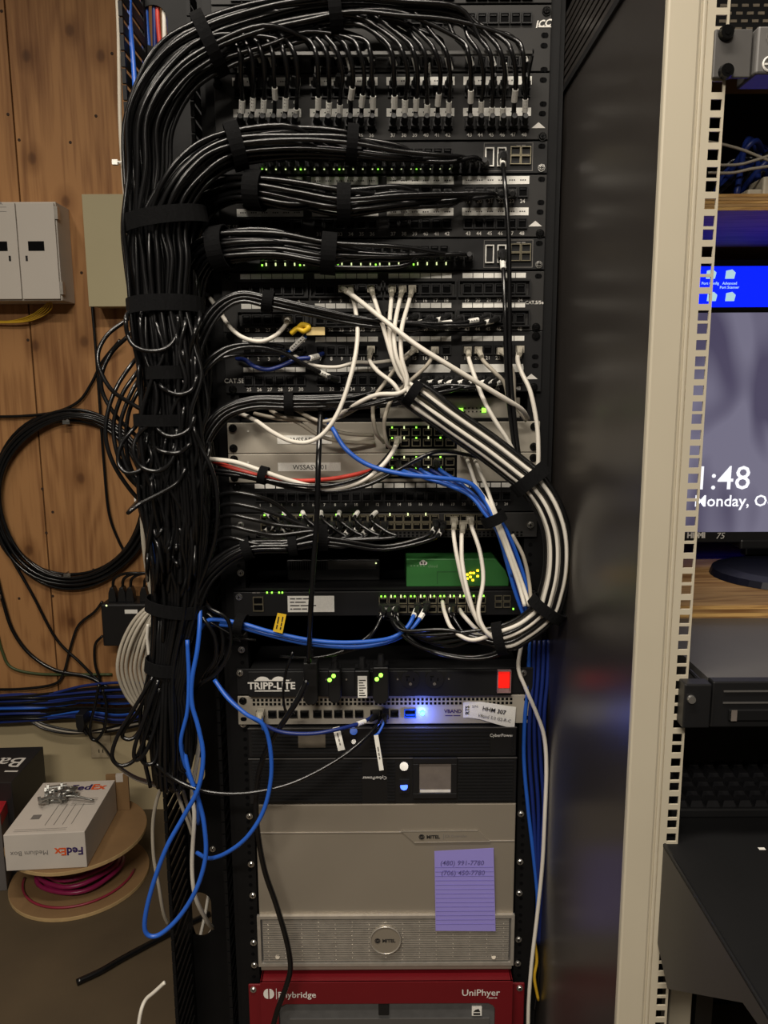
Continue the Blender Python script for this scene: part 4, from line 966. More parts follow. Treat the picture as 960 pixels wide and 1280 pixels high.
for k, (du, dv) in enumerate(((15.5, -1), (-6.5, -7.5), (4, -8), (-16, 1), (17, 6))):
    P = [Wp(350+k*20, 506+k, 1.15), Wp(440, 503+k*2, 1.12), Wp(490, 498, 1.112)] + arc(du, dv, 12) + [Wp(596-k*8, 800-k*3, 1.11), Wp(560-k*14, 808-k*5, 1.125), Wp(520-k*8, 795-k*6, 1.15), Wp(492-k*5, 772, 1.18)]
    cable('patch_cable', P, .0030, M['blackcable'], 'black cable running along the big white arc', 'cable', 'black cables in the big arc', pix=False)
bcable([(428, 362, 1.188), (440, 369, 1.155), (480, 400, 1.12), (520, 431, 1.10), (560, 456, 1.095), (600, 480, 1.10), (632, 499, 1.11), (652, 512, 1.13), (660, 524, 1.16)], .0037, WC, 'thick white cable running diagonally from the framed-port panel', ends=PL)
bcable([(438, 362, 1.188), (444, 385, 1.155), (447, 420, 1.13), (441, 460, 1.11), (426, 508, 1.095), (408, 538, 1.09), (388, 552, 1.09), (366, 552, 1.095), (342, 541, 1.11), (320, 526, 1.135), (300, 517, 1.17), (290, 514, 1.19)], .0033, WC, 'white cable drooping across the upper silver switch in a wide loop', ends=PL)
bcable([(519, 436, 1.188), (511, 444, 1.165), (495, 460, 1.15), (480, 480, 1.14), (469, 496, 1.135), (466, 516, 1.135), (470, 540, 1.14), (480, 553, 1.17)], .0030, M['greycable'], 'grey-white cable from jack fifteen down to the upper silver switch', ends=PL)
bcable([(543, 438, 1.188), (535, 455, 1.16), (514, 475, 1.145), (497, 490, 1.14), (486, 506, 1.135), (480, 530, 1.135), (483, 552, 1.14), (490, 562, 1.165)], .0030, M['greycable'], 'grey-white cable from jack seventeen down to the upper silver switch', ends=PL)
bcable([(584, 438, 1.188), (587, 452, 1.155), (596, 478, 1.13), (606, 503, 1.115), (620, 528, 1.11), (633, 548, 1.11), (646, 572, 1.115), (660, 596, 1.12)], .0033, WC, 'white cable dropping from jack nineteen toward the arc strap', ends=PL)
bcable([(597, 438, 1.188), (605, 452, 1.16), (619, 466, 1.15), (631, 480, 1.15), (636, 505, 1.15), (642, 530, 1.15)], .0031, M['greycable'], 'grey-white cable from jack twenty passing behind two black verticals', ends=PL)
bcable([(624, 438, 1.188), (634, 448, 1.17), (642, 470, 1.165), (643, 500, 1.165), (650, 515, 1.165), (658, 526, 1.17)], .0031, M['greycable'], 'grey-white cable from jack twenty-two hidden behind two black verticals', ends=PL)
bcable([(649, 437, 1.188), (647, 450, 1.155), (652, 466, 1.14), (663, 490, 1.13), (671, 530, 1.125), (673, 565, 1.12), (672, 595, 1.12)], .0034, WC, 'white cable at the far right of the CAT.5E panel beside the rail', ends=PL)
bcable([(262, 372, 1.20), (275, 390, 1.17), (286, 407, 1.15), (302, 421, 1.14), (325, 427, 1.135), (345, 419, 1.14), (358, 405, 1.16), (361, 400, 1.186)], .0033, WC, 'white cable sagging in a short curve at the left of the framed-port panel', ends=[('clear', .004, True)])
bcable([(365, 443, 1.17), (390, 456, 1.165), (420, 459, 1.165), (445, 453, 1.168), (470, 453, 1.17), (500, 448, 1.178), (516, 437, 1.188)], .0028, WC, 'thin white cable lying across the CAT.5E panel label inserts')
bcable([(338, 513, 1.17), (352, 520, 1.15), (385, 526, 1.15), (420, 539, 1.16), (442, 543, 1.165), (466, 544, 1.185)], .0030, M['greycable'], 'grey-white cable across the top of the upper silver switch, upper one')
bcable([(318, 517, 1.18), (345, 523, 1.16), (370, 527, 1.155), (400, 545, 1.16), (430, 552, 1.165), (468, 554, 1.185)], .0030, M['greycable'], 'grey-white cable across the top of the upper silver switch, lower one')
bcable([(370, 512, 1.15), (388, 522, 1.14), (405, 527, 1.135), (430, 519, 1.14), (450, 508, 1.15), (468, 500, 1.16)], .0030, M['greycable'], 'grey-white cable bowing under the strap below the CAT.5E panel')
bcable([(497, 549, 1.186), (492, 563, 1.15), (478, 582, 1.13), (455, 600, 1.12), (425, 610, 1.115), (395, 609, 1.112), (360, 600, 1.11), (328, 589, 1.11), (295, 578, 1.115), (264, 574, 1.13), (245, 572, 1.15)], .0036, WC, 'white cable sweeping along the lower edge of the WSSASW01 switch', ends=PL)
bcable([(245, 574, 1.16), (264, 576, 1.14), (300, 588, 1.125), (335, 597, 1.13), (372, 601, 1.14), (410, 599, 1.15), (440, 594, 1.16), (470, 586, 1.175), (482, 580, 1.188)], .0034, M['redcable'], 'red cable along the lower edge of the WSSASW01 switch')
bcable([(400, 612, 1.13), (430, 610, 1.13), (460, 600, 1.14), (478, 592, 1.16), (484, 588, 1.186)], .0030, M['greycable'], 'short grey-white cable below the white sweep on WSSASW01')
bcable([(245, 590, 1.14), (290, 594, 1.125), (330, 601, 1.12), (370, 611, 1.115), (420, 614, 1.115), (460, 606, 1.12), (500, 586, 1.12), (530, 570, 1.12), (556, 564, 1.13), (600, 572, 1.15)], .0030, M['blackcable'], 'black cable curving below WSSASW01 and up to its right jacks')
bcable([(240, 584, 1.13), (290, 590, 1.115), (330, 599, 1.108), (370, 606, 1.105), (410, 607, 1.107), (445, 599, 1.115), (470, 585, 1.13), (492, 560, 1.16), (500, 548, 1.186)], .0028, M['blackcable'], 'black cable paired with the white sweep below WSSASW01')
strap([(300, 585, 1.12, 8, .012), (329, 594, 1.115, 8, .012), (370, 604, 1.115, 8, .012)], 1, 1.0, 'small black strap on the red and white cables below WSSASW01', .012)
for k, (a, b) in enumerate(((580, 566), (590, 567))):
    bcable([(a, b, 1.186), (a+6, b+14, 1.15), (a+16+k*2, b+42, 1.13), (612+k*4, 632, 1.115), (621+k*4, 656, 1.11), (634+k*4, 690, 1.11), (648+k*5, 730, 1.11), (656+k*6, 758, 1.10)], .0031, WC, 'white cable from WSSASW01 through the small strap, %s of two' % ('left', 'right')[k], ends=PL)
bcable([(640, 668, 1.12), (654, 695, 1.115), (661, 725, 1.115), (664, 755, 1.105)], .0030, M['greycable'], 'short grey-white cable behind the blue strand inside the arc')
for k in range(5):
    a = 497+k*12
    bcable([(a, 579+k % 2*10, 1.186), (a+6, 588, 1.155), (a+30, 596+k*2, 1.14), (582+k*4, 616+k*2, 1.13), (606+k*3, 642, 1.12), (622+k*3, 665, 1.115), (634+k*4, 705, 1.12), (644+k*4, 740, 1.12), (655+k*2, 770, 1.12)], .0031, M['navycable'] if k % 2 else M['bluecable'], 'blue cable gathered from WSSASW01 jacks into the small strap', group='blue cables from WSSASW01', ends=[('boot', .004, False)])
bcable([(408, 525, 1.17), (416, 536, 1.14), (432, 561, 1.125), (460, 581, 1.12), (500, 592, 1.115), (545, 597, 1.115), (585, 603, 1.12), (604, 622, 1.12), (616, 645, 1.112), (628, 680, 1.115), (640, 720, 1.12)], .0036, M['bluecable'], 'long blue cable crossing both silver switches from the upper left')
strap([(606, 628, 1.12, 8, .012), (617, 648, 1.115, 10, .016), (630, 680, 1.115, 8, .012)], 1, 1.25, 'small black strap holding the blue and white strand', .016)
strap([(490, 478, 1.11, 9, .012), (516, 492, 1.11, 9, .014), (560, 525, 1.105, 10, .014)], 1, 1.5, 'small black strap where the white cables gather at centre', .014)
strap([(650, 591, 1.095, 20, .012), (663, 599, 1.091, 21, .016), (684, 632, 1.085, 20, .012)], 1, 1.1, 'black strap on the white arc beside the right rail', .020)
strap([(690, 745, 1.088, 18, .012), (684, 761, 1.09, 20, .016), (656, 786, 1.095, 18, .012)], 1, 1.1, 'black strap on the white arc at its lower right bend', .017)
strap([(656, 786, 1.095, 16, .012), (625, 798, 1.10, 18, .016), (598, 797, 1.11, 18, .012)], 1, 1.0, 'black strap on the white arc at its bottom', .015)
# black verticals
bcable([(628, 196, 1.180), (629, 210, 1.145), (632, 240, 1.125), (636, 300, 1.12), (637, 380, 1.12), (638, 460, 1.12), (643, 520, 1.118), (650, 575, 1.115), (660, 600, 1.11)], .0032, M['blackcable'], 'long black vertical cable dropping from the upper black switch uplink', ends=[('boot', .004, False), ('flag', .03, False)])
bcable([(627, 318, 1.180), (629, 335, 1.150), (631, 380, 1.125), (632, 430, 1.122), (634, 480, 1.12), (639, 530, 1.12), (646, 580, 1.115)], .0032, M['blackcable'], 'long black vertical cable dropping from the lower black switch uplink', ends=[('boot', .004, False), ('flag', .038, False)])
bcable([(402, 498, 1.16), (400, 530, 1.13), (398, 580, 1.095), (396, 650, 1.09), (391, 720, 1.095), (388, 775, 1.10), (386, 828, 1.125)], .0042, M['blackcable'], 'thick black power cord hanging straight down to the power strip')
# adapters on the power strip
def adapter(px0, px1, py0, py1, label, leds, stick=False):
    yb = YF-.0162; yf_ = yb-.030; x0, x1 = Wp(px0, 850, yf_).x, Wp(px1, 850, yf_).x; z1, z0 = Wp(480, py0, yf_).z, Wp(480, py1, yf_).z
    t = thing('power_plug', ((x0+x1)/2, yb, z0), label, 'power plug', 'plugs on the power strip')
    part('body', MB().prism([(x0, z1), (x1, z1), (x1, z0+.008), (x1-.005, z0), (x0+.005, z0), (x0, z0+.008)], yf_, yb), M['blackpl'], t, bevel=.002)
    part('strain_relief', MB().cyl(((x0+x1)/2, yb-.015, z1-.001), ((x0+x1)/2, yb-.015, z1+.016), .007, .0045, 10), M['blackpl'], t)
    for (a, b) in leds: part('led', MB().cyl(Wp(a, b, yf_), Wp(a, b, yf_-.0015), .0034, n=10), M['ledgreen'], t)
    if stick:
        c0, c1 = Wp(447, 845, yf_), Wp(459, 872, yf_)
        part('rating_label', MB().box(c0.x, c1.x, yf_-.0006, yf_, c1.z, c0.z), M['flag'], t)
        part('label_print', (lambda m: [m.box(c0.x+.002, c1.x-.002-.002*(i % 3), yf_-.0009, yf_-.0006, c1.z+.003+i*.0042, c1.z+.0045+i*.0042) for i in range(7)] and m)(MB()), M['ink'], t)
adapter(379, 397, 828, 881, 'black power plug on the strip fed by the thick hanging cord', [])
adapter(410, 426, 838, 879, 'black power plug with green light beside the hanging cord plug', [(417, 845), (412, 850)])
adapter(443, 462, 838, 873, 'black power adapter with a white rating label', [], True)
adapter(466, 486, 834, 880, 'black power plug with green light left of the empty outlets', [(476, 844), (471, 849)])
bcable([(366, 815, 1.10), (358, 838, 1.10), (354, 865, 1.11), (357, 888, 1.13), (368, 893, 1.15)], .0022, M['blackcable'], 'thin black cable crossing the power strip logo')
bcable([(384, 850, 1.115), (372, 875, 1.11), (358, 897, 1.11), (342, 922, 1.12), (328, 950, 1.13), (321, 985, 1.135), (321, 1030, 1.135), (330, 1085, 1.135), (345, 1130, 1.135), (358, 1175, 1.13), (363, 1208, 1.125), (358, 1232, 1.12), (347, 1262, 1.12), (338, 1295, 1.12)], .0046, M['blackcable'], 'thick black cord running down over the silver controller and red unit')
bcable([(195, 955, 1.09), (215, 972, 1.09), (245, 986, 1.085), (280, 992, 1.085), (320, 990, 1.09), (365, 979, 1.10), (410, 957, 1.115), (445, 933, 1.13), (470, 908, 1.16), (478, 893, 1.186)], .0032, M['blackcable'], 'black cable arcing from the hanging loops across the power units')
bcable([(480, 770, 1.18), (465, 790, 1.15), (445, 806, 1.135), (415, 818, 1.13), (385, 822, 1.13), (350, 820, 1.14)], .0020, M['blackcable'], 'thin black cable drooping in the gap above the power strip')
bcable([(260, 776, 1.12), (300, 800, 1.12), (285, 797, 1.13), (320, 800, 1.14)], .0018, M['blackcable'], 'thin black cable end by the left rail below the lower switch')
# lower switch cables
for k, (a, b, P) in enumerate(((478, 765, [(470, 785, 1.145), (455, 805, 1.14), (440, 812, 1.14), (410, 820, 1.15)]), (487, 765, [(495, 785, 1.14), (520, 806, 1.13), (560, 818, 1.125), (600, 820, 1.12), (640, 806, 1.11), (676, 774, 1.10)]),
        (495, 765, [(505, 790, 1.14), (530, 810, 1.13), (570, 822, 1.12), (610, 822, 1.115), (650, 806, 1.11)]), (565, 765, [(575, 785, 1.14), (590, 800, 1.13), (615, 806, 1.12)]))):
    bcable([(a, 757, 1.186), (a, b+2, 1.16)] + P, .0029, M['blackcable'], ('black cable from the lower switch curling left', 'black cable from the lower switch arcing right to the bend, outer', 'black cable from the lower switch arcing right to the bend, inner', 'short black cable from the lower switch into the bottom arc strap')[k], ends=[('boot', .004, False), ('flag', .024, False)])
BL = M['bluecable']
bcable([(522, 757, 1.186), (517, 770, 1.155), (508, 785, 1.14), (490, 797, 1.13), (460, 802, 1.12), (420, 803, 1.115), (380, 799, 1.112), (335, 789, 1.11), (300, 779, 1.112), (262, 775, 1.12), (248, 790, 1.13)], .0034, BL, 'blue cable sweeping left in the gap above the power strip, front one', ends=[('boot', .004, False), ('flag', .028, False)])
bcable([(533, 755, 1.186), (528, 768, 1.16), (515, 785, 1.15), (492, 800, 1.14), (455, 808, 1.13), (415, 808, 1.125), (375, 803, 1.12), (330, 792, 1.12), (295, 783, 1.12), (262, 780, 1.13)], .0034, BL, 'blue cable sweeping left in the gap above the power strip, rear one', ends=[('boot', .004, False), ('flag', .03, False)])
strap([(330, 789, 1.115, 7, .010), (301, 780, 1.115, 8, .012), (265, 776, 1.125, 7, .010)], 1, 1.2, 'small black strap on the blue cables at the left rail', .014)
tg = thing('cable_tag', Wp(347, 790, 1.10), 'yellow tag with black print clipped to the blue cables', 'tag')
part('tag_plate', MB().add([Wp(347, 766, 1.102), Wp(358, 768, 1.102), Wp(353, 792, 1.102), Wp(341, 789, 1.102), Wp(347, 766, 1.103), Wp(358, 768, 1.103), Wp(353, 792, 1.103), Wp(341, 789, 1.103)], [(3, 2, 1, 0), (4, 5, 6, 7), (0, 1, 5, 4), (1, 2, 6, 5), (2, 3, 7, 6), (3, 0, 4, 7)]), M['yellowtag'], tg)
part('tag_print', MB().dashes((1.6, 2.6), .0042, Wp(347, 778.5, 1.1015), U=(.22, 0, .97), V=(-.97, 0, .22)).dashes((1, 1.2, 2), .0042, Wp(352, 779, 1.1015), U=(.22, 0, .97), V=(-.97, 0, .22)), M['ink'], tg)
# blue verticals lower left
bcable([(190, 640, 1.16), (193, 680, 1.14), (198, 720, 1.14), (201, 742, 1.15)], .0038, BL, 'blue cable edge showing left of the trunk beside the wall coil')
bcable([(248, 740, 1.14), (250, 770, 1.11), (247, 810, 1.095), (240, 850, 1.09), (240, 880, 1.085), (248, 910, 1.08), (254, 945, 1.075), (248, 985, 1.07), (230, 1020, 1.068), (208, 1060, 1.065), (190, 1110, 1.062), (181, 1150, 1.06), (184, 1168, 1.06), (200, 1168, 1.062), (225, 1145, 1.066), (246, 1110, 1.07), (257, 1070, 1.075), (255, 1030, 1.08), (248, 1000, 1.085), (236, 965, 1.09), (230, 930, 1.10), (232, 890, 1.11)], .0036, BL, 'bright blue cable hanging in a long teardrop loop below the trunk')
bcable([(234, 800, 1.10), (236, 850, 1.095), (234, 890, 1.09), (226, 930, 1.09), (236, 970, 1.10), (247, 990, 1.11), (248, 1030, 1.13)], .0032, BL, 'blue cable parallel to the teardrop loop beside the hanging cables')
bcable([(268, 850, 1.115), (285, 873, 1.10), (308, 893, 1.09), (328, 905, 1.09), (337, 930, 1.09), (339, 970, 1.088), (330, 1012, 1.085), (310, 1045, 1.08), (285, 1065, 1.085), (262, 1073, 1.10), (246, 1066, 1.12)], .0034, BL, 'blue cable looping from the silver unit down over the left rail')
bcable([(272, 856, 1.13), (300, 886, 1.11), (325, 903, 1.108), (352, 915, 1.108), (390, 917, 1.11), (425, 911, 1.12), (455, 902, 1.15), (470, 892, 1.186)], .0031, M['navycable'], 'blue cable running right under the silver perforated unit', ends=[('boot', .004, True), ('flag', .05, True)])
bcable([(326, 890, 1.186), (326, 898, 1.165), (330, 912, 1.14)], .0031, BL, 'short blue cable end in the first jack of the silver unit', ends=[('clear', .004, False)])
bcable([(482, 890, 1.186), (481, 900, 1.165), (474, 915, 1.15), (468, 920, 1.15)], .0020, M['bluecable'], 'thin blue cable end with a long paper flag', ends=[('boot', .004, False)])
for (a, b, c, d, lab, tx_) in ((416, 909, 427, 938, 'white paper flag hanging left of the blue round button', ''), (466, 919, 477, 963, 'long white paper flag hanging right of the blue round button', '')):
    P0, P1 = Wp(a+4, b, 1.14), Wp(c, d, 1.135); dirv = (P1-P0).normalized(); sd = Vector((1, 0, 0)); sd = (sd-dirv*sd.dot(dirv)).normalized()*(.0055 if a < 450 else .0035)
    t = thing('paper_flag', P1, lab, 'label'); off = Vector((0, .0005, 0))
    part('paper', MB().add([P0-sd, P0+sd, P1+sd, P1-sd, P0-sd+off, P0+sd+off, P1+sd+off, P1-sd+off], [(3, 2, 1, 0), (4, 5, 6, 7), (0, 1, 5, 4), (1, 2, 6, 5), (2, 3, 7, 6), (3, 0, 4, 7)]), M['flag'], t)
    part('print', MB().dashes((1.6, 1.1, .8), .0048, (P0+P1)/2+Vector((0, -.0006, 0)), U=dirv, V=sd.normalized()), M['greyink'], t)
# right side verticals
for k in range(5):
    x = 656+k*6
    bcable([(x+6, 800, 1.20), (x+4, 850, 1.195), (x, 900, 1.19), (x-1+k, 950, 1.19), (x+4+k*.5, 1010, 1.19), (668+k*2.5, 1080, 1.19), (672+k*2, 1130, 1.192), (668+k*2, 1180, 1.20)], .0034, M['navycable'] if k else M['bluecable'], 'dark blue cable hanging beside the right rail', group='blue cables beside the right rail')
bcable([(652, 805, 1.19), (648, 835, 1.18), (657, 860, 1.175), (670, 890, 1.172), (680, 920, 1.17), (683, 960, 1.17), (681, 1020, 1.17), (678, 1080, 1.172), (672, 1140, 1.175), (665, 1200, 1.175), (661, 1250, 1.175), (660, 1290, 1.175)], .0034, WC, 'white cable running down beside the right rail to the floor')
bcable([(668, 1175, 1.185), (671, 1200, 1.183), (668, 1222, 1.18), (673, 1250, 1.18)], .0028, M['yellowcable'], 'yellow cable end beside the red unit right ear')
bcable([(666, 1180, 1.19), (674, 1205, 1.188), (672, 1235, 1.185), (668, 1262, 1.18)], .0022, M['blackcable'], 'thin black cable beside the yellow cable end')
# left manager lower cables
bcable([(232, 890, 1.18), (248, 915, 1.16), (247, 945, 1.16), (240, 990, 1.15), (243, 1020, 1.15), (240, 1080, 1.15), (244, 1120, 1.16), (258, 1150, 1.20), (266, 1160, 1.25)], .0036, WC, 'white cable dropping through the manager into the lower oval hole')
bcable([(262, 1110, 1.40), (256, 1145, 1.36), (250, 1178, 1.33), (268, 1160, 1.335)], .0032, WC, 'white cable seen through the lower oval hole')
bcable([(220, 985, 1.16), (228, 1010, 1.16), (236, 1030, 1.165), (240, 1042, 1.17), (236, 1015, 1.18), (228, 985, 1.18)], .0030, M['greycable'], 'grey cable folded sharply inside the cable manager')
bcable([(204, 980, 1.15), (196, 1000, 1.16), (191, 1030, 1.165), (192, 1070, 1.165), (198, 1105, 1.17), (204, 1140, 1.185), (210, 1155, 1.20)], .0030, M['greycable'], 'grey cable along the outer left edge of the manager')
cable('cable', [CAM + ray(a_, b_)*((.0085-CAM.z)/ray(a_, b_).z) for a_, b_ in ((262, 1142), (235, 1155), (206, 1170), (185, 1181), (150, 1200), (126, 1214), (96, 1228))], .0080, M['blackcable'], 'thick black cord lying on the floor left of the manager', pix=False)
bcable([(206, 1228, 1.20), (193, 1240, 1.20), (182, 1250, 1.20), (176, 1265, 1.19), (172, 1290, 1.18)], .0034, WC, 'white cable leaving the manager low at the left')
# upper left: cables behind manager
for k, (a, mm) in enumerate(((163, BL), (177, M['navycable']), (184, BL), (191, M['navycable']), (198, M['redcable']), (203, WC), (212, M['navycable']), (218, BL))):
    bcable([(a, -40, 1.323 if k else 1.25), (a-1+k % 2*3, 20, 1.3225 if k else 1.235), (a+3, 70, 1.3225 if k else 1.215), (a+7, 130, 1.3235 if k else 1.20)], .0038, mm, ('blue cable in front of the upper left fingers', 'cable seen through the upper oval hole')[k > 0], group=None if k == 0 else 'cables behind the upper oval hole')
# yellow tag at framed panel, short blue patch
bcable([(382, 420, 1.15), (364, 437, 1.165), (352, 445, 1.175)], .0032, BL, 'short blue cable under the yellow clip', ends=[('flag', .012, False), ('flag', .028, False)])
bcable([(404, 442, 1.186), (390, 447, 1.16), (372, 449, 1.155), (350, 458, 1.15), (334, 462, 1.15), (318, 458, 1.155), (306, 450, 1.165), (296, 448, 1.18)], .0034, M['navycable'], 'dark blue cable sagging across the CAT.5E panel left ports', ends=[('flag', .03, False)])
cl = thing('cable_clip', Wp(380, 418, 1.14), 'yellow clip with a cream tag under the framed-port panel', 'tag')
part('clip', MB().tube(crom([Wp(*p) for p in ((364, 417, 1.145), (372, 411, 1.142), (380, 414, 1.140), (386, 409, 1.138), (378, 406, 1.142), (372, 411, 1.145))]), .0040, 7), M['yellowtag'], cl, sm=True)
part('tag_plate', MB().box(Wp(383, 412, 1.14).x, Wp(406, 412, 1.14).x, 1.139, 1.1405, Wp(395, 419, 1.14).z, Wp(395, 409, 1.14).z), mat('cream_tag', (214, 190, 130), .6), cl)
bcable([(248, 480, 1.12), (262, 458, 1.115), (285, 440, 1.12), (315, 434, 1.13), (350, 440, 1.14), (385, 458, 1.15), (412, 471, 1.17), (423, 475, 1.186)], .0031, M['blackcable'], 'black cable arching over the CAT.5E logo to jack thirty-two', ends=[('boot', .004, True), ('flag', .035, True)])
bcable([(246, 470, 1.13), (262, 448, 1.125), (285, 434, 1.13), (315, 430, 1.14), (345, 432, 1.15), (368, 436, 1.186)], .0031, M['blackcable'], 'black cable arching beside the CAT.5E logo, upper one', ends=[('boot', .004, True)])
bcable([(250, 460, 1.135), (280, 447, 1.14), (320, 442, 1.15), (370, 442, 1.17), (382, 440, 1.186)], .0028, M['blackcable'], 'thin black cable below the sagging white curve')
for k in range(7):
    x = 352+k*20; bcable([(x-20+k*3, 640, 1.186), (x-8, 650, 1.16), (x+10, 664, 1.148), (x+20, 672, 1.14), (395+k*3, 676, 1.138)], .0029, M['blackcable'], 'short black cable from the one-row panel falling into the lower strap', group='short cables under the one-row panel', ends=[('flag', .012, False)])
for k in range(5):
    y = 616+k*14; bcable([(262, y+10, 1.14), (285, y, 1.125), (315, y+3+k, 1.12), (345, y+14-k, 1.125), (375+k*6, 655+k*3, 1.13), (398, 668+k*2, 1.133)], .0031, M['blackcable'], 'black cable running from the trunk to the lower strap', group='cables between trunk and lower strap')

# ================================================================== WALL THINGS (left)
YA = YW-.015
def wallbox(name, x0, x1, y0, y1, dep, m, label, cat):
    yf_ = YA-dep; a, b = Wp(x0, (y0+y1)/2, yf_), Wp(x1, (y0+y1)/2, yf_)
    z1, z0 = Wp((x0+x1)/2, y0, yf_).z, Wp((x0+x1)/2, y1, yf_).z
    t = thing(name, ((a.x+b.x)/2, YA, z0), label, cat); return t, a.x, b.x, z0, z1, yf_
t, x0, x1, z0, z1, yf_ = wallbox('wall_cabinet', -52, 73, 252, 376, .10, M['boxwhite'], 'white two-door metal cabinet fixed high on the plywood', 'cabinet')
part('body', MB().box(x0, x1, yf_+.004, YA, z0, z1), M['boxwhite'], t, bevel=.002)
xm = Wp(24, 314, yf_).x
for a, b, wx, kx in ((x0+.002, xm-.0015, (-6, 10), 13), (xm+.0015, x1-.003, (36, 56), 34)):
    d = part('door', MB().box(a, b, yf_-.004, yf_+.0038, z0+.004, z1-.004), M['boxwhite'], t, bevel=.0015)
    part('window', MB().box(Wp(wx[0], 307, yf_).x, Wp(wx[1], 307, yf_).x, yf_-.0046, yf_-.004, Wp(20, 314, yf_).z, Wp(20, 302, yf_).z), M['hole'], d)
    part('latch', MB().box(Wp(kx-1, 323, yf_).x, Wp(kx+1.5, 323, yf_).x, yf_-.0055, yf_-.004, Wp(20, 326.5, yf_).z, Wp(20, 320, yf_).z), M['blackpl'], d)
for py in (266, 360): part('hinge', MB().box(x1-.004, x1+.006, yf_-.002, yf_+.016, Wp(72, py+8, yf_).z, Wp(72, py-8, yf_).z), M['silver3'], t)
lx = Wp(3, 254, yf_)
part('print', MB().text('A', .014, Wp(1, 254, yf_-.0045)).box(lx.x-.02, lx.x+.012, yf_-.0045, yf_-.004, lx.z-.012, lx.z-.011).box(lx.x-.02, lx.x+.012, yf_-.0045, yf_-.004, lx.z-.024, lx.z-.023), M['greyink'], t)
t, x0, x1, z0, z1, yf_ = wallbox('junction_box', 108, 172, 244, 382, .09, M['boxcream'], 'plain cream metal box on the plywood left of the trunk', 'junction box')
part('body', MB().box(x0, x1, yf_+.003, YA, z0, z1), M['boxcream'], t, bevel=.002)
part('cover', MB().box(x0-.003, x1+.003, yf_-.002, yf_+.0028, z0-.003, z1+.003), M['boxcream'], t, bevel=.0015)
for k in range(5):
    bcable([(-20, 400+k*1.0, YA-.02), (8+k*5, 401.5+k*.3, YA-.02-.002*k), (28+k*6, 398-k*.6, YA-.03), (44+k*5, 391-k*1.2, YA-.04), (60+k*1.2, 378, YA-.05)], .0016, M['yellowcable'], 'thin yellow fibre cable fanning out below the white wall cabinet', group='yellow fibres below the wall cabinet')
for P, lab in (([(112, 340, YA-.012), (115, 380, YA-.012), (120, 440, YA-.012), (125, 510, YA-.012), (130, 580, YA-.012), (136, 640, YA-.012), (148, 675, YA-.008), (162, 700, YA-.006)], 'black cable running straight down the plywood beside the coil'),
               ([(-10, 521, YA-.012), (30, 520, YA-.012), (70, 515, YA-.012), (98, 502, YA-.012), (114, 480, YA-.012), (128, 452, YA-.02), (150, 425, YA-.05)], 'black cable rising over the top of the wall coil'),
               ([(-6, 655, YA-.025), (10, 690, YA-.012), (40, 742, YA-.012), (70, 798, YA-.012), (100, 828, YA-.012), (120, 848, YA-.012), (140, 866, YA-.02)], 'black cable slanting down the plywood below the coil'),
               ([(-4, 720, YA-.012), (4, 752, YA-.014), (16, 788, YA-.012), (38, 818, YA-.012), (70, 838, YA-.012), (110, 846, YA-.012), (140, 862, YA-.02)], 'thick black cable curving from the wall clip to the lower tray'),
               ([(128, 752, YA-.02), (118, 765, YA-.015), (98, 782, YA-.012), (88, 810, YA-.012), (80, 840, YA-.012), (68, 855, YA-.015), (30, 861, YA-.02), (-8, 862, YA-.02)], 'black cable running left from the power box to the lower cables'),
               ([(128, 795, YA-.03), (119, 806, YA-.02), (119, 830, YA-.02), (126, 855, YA-.02), (128, 890, YA-.03), (132, 915, YA-.04)], 'black cable dropping from the power box bottom')):
    bcable(P, .0062 if 'thick' in lab else .0048, M['blackcable'], lab)
bcable([(-4, 790, YA-.01), (3, 815, YA-.01), (14, 834, YA-.01), (45, 842, YA-.01), (90, 843, YA-.01), (140, 843, YA-.01)], .0046, M['greencable'], 'dark green cable along the bottom of the plywood')
# coil
coil = thing('cable_coil', Wp(88, 725, YA-.02), 'large coil of black cable clipped to the plywood', 'cable coil')
for k in range(9):
    pts = []
    for q in range(64):
        a = 2*math.pi*q/64
        rx = 91+(k % 3)*4.5+1.5*math.sin(3*a+k); rz = 99+(k % 3)*4.0 + 3*math.cos(a*2+k*.7)
        thick = 1 if math.sin(a) < 0 else .6
        pts.append(Wp(88+rx*math.cos(a)+(k//3)*1.5, 622-rz*math.sin(a)+(k % 3)*2.2*(1 if math.sin(a) < 0 else 0), YA-.010-(k//3)*.010))
    part('coil_turn', MB().tube(pts, .0054, 7, True), M['blackcable'], coil, sm=True)
for i, (x, y, lab) in enumerate(((90, 716, 'small metal clip at the bottom of the wall coil'), (89, 527, 'small metal clip at the top of the wall coil'), (4, 742, 'small metal clip left of the slanting wall cables'))):
    c = Wp(x, y, YA-.002); t = thing('wall_clip', c, lab, 'clip', 'metal wall clips')
    part('strap', MB().box(c.x-.010, c.x+.010, YA-.040, YA-.037, c.z-.006, c.z+.006).box(c.x-.012, c.x-.010, YA-.040, YA, c.z-.006, c.z+.006), M['steel'], t)
    part('screw', MB().cyl((c.x+.005, YA-.040, c.z+.004), (c.x+.005, YA-.043, c.z+.004), .005, n=10), M['screw'], t)
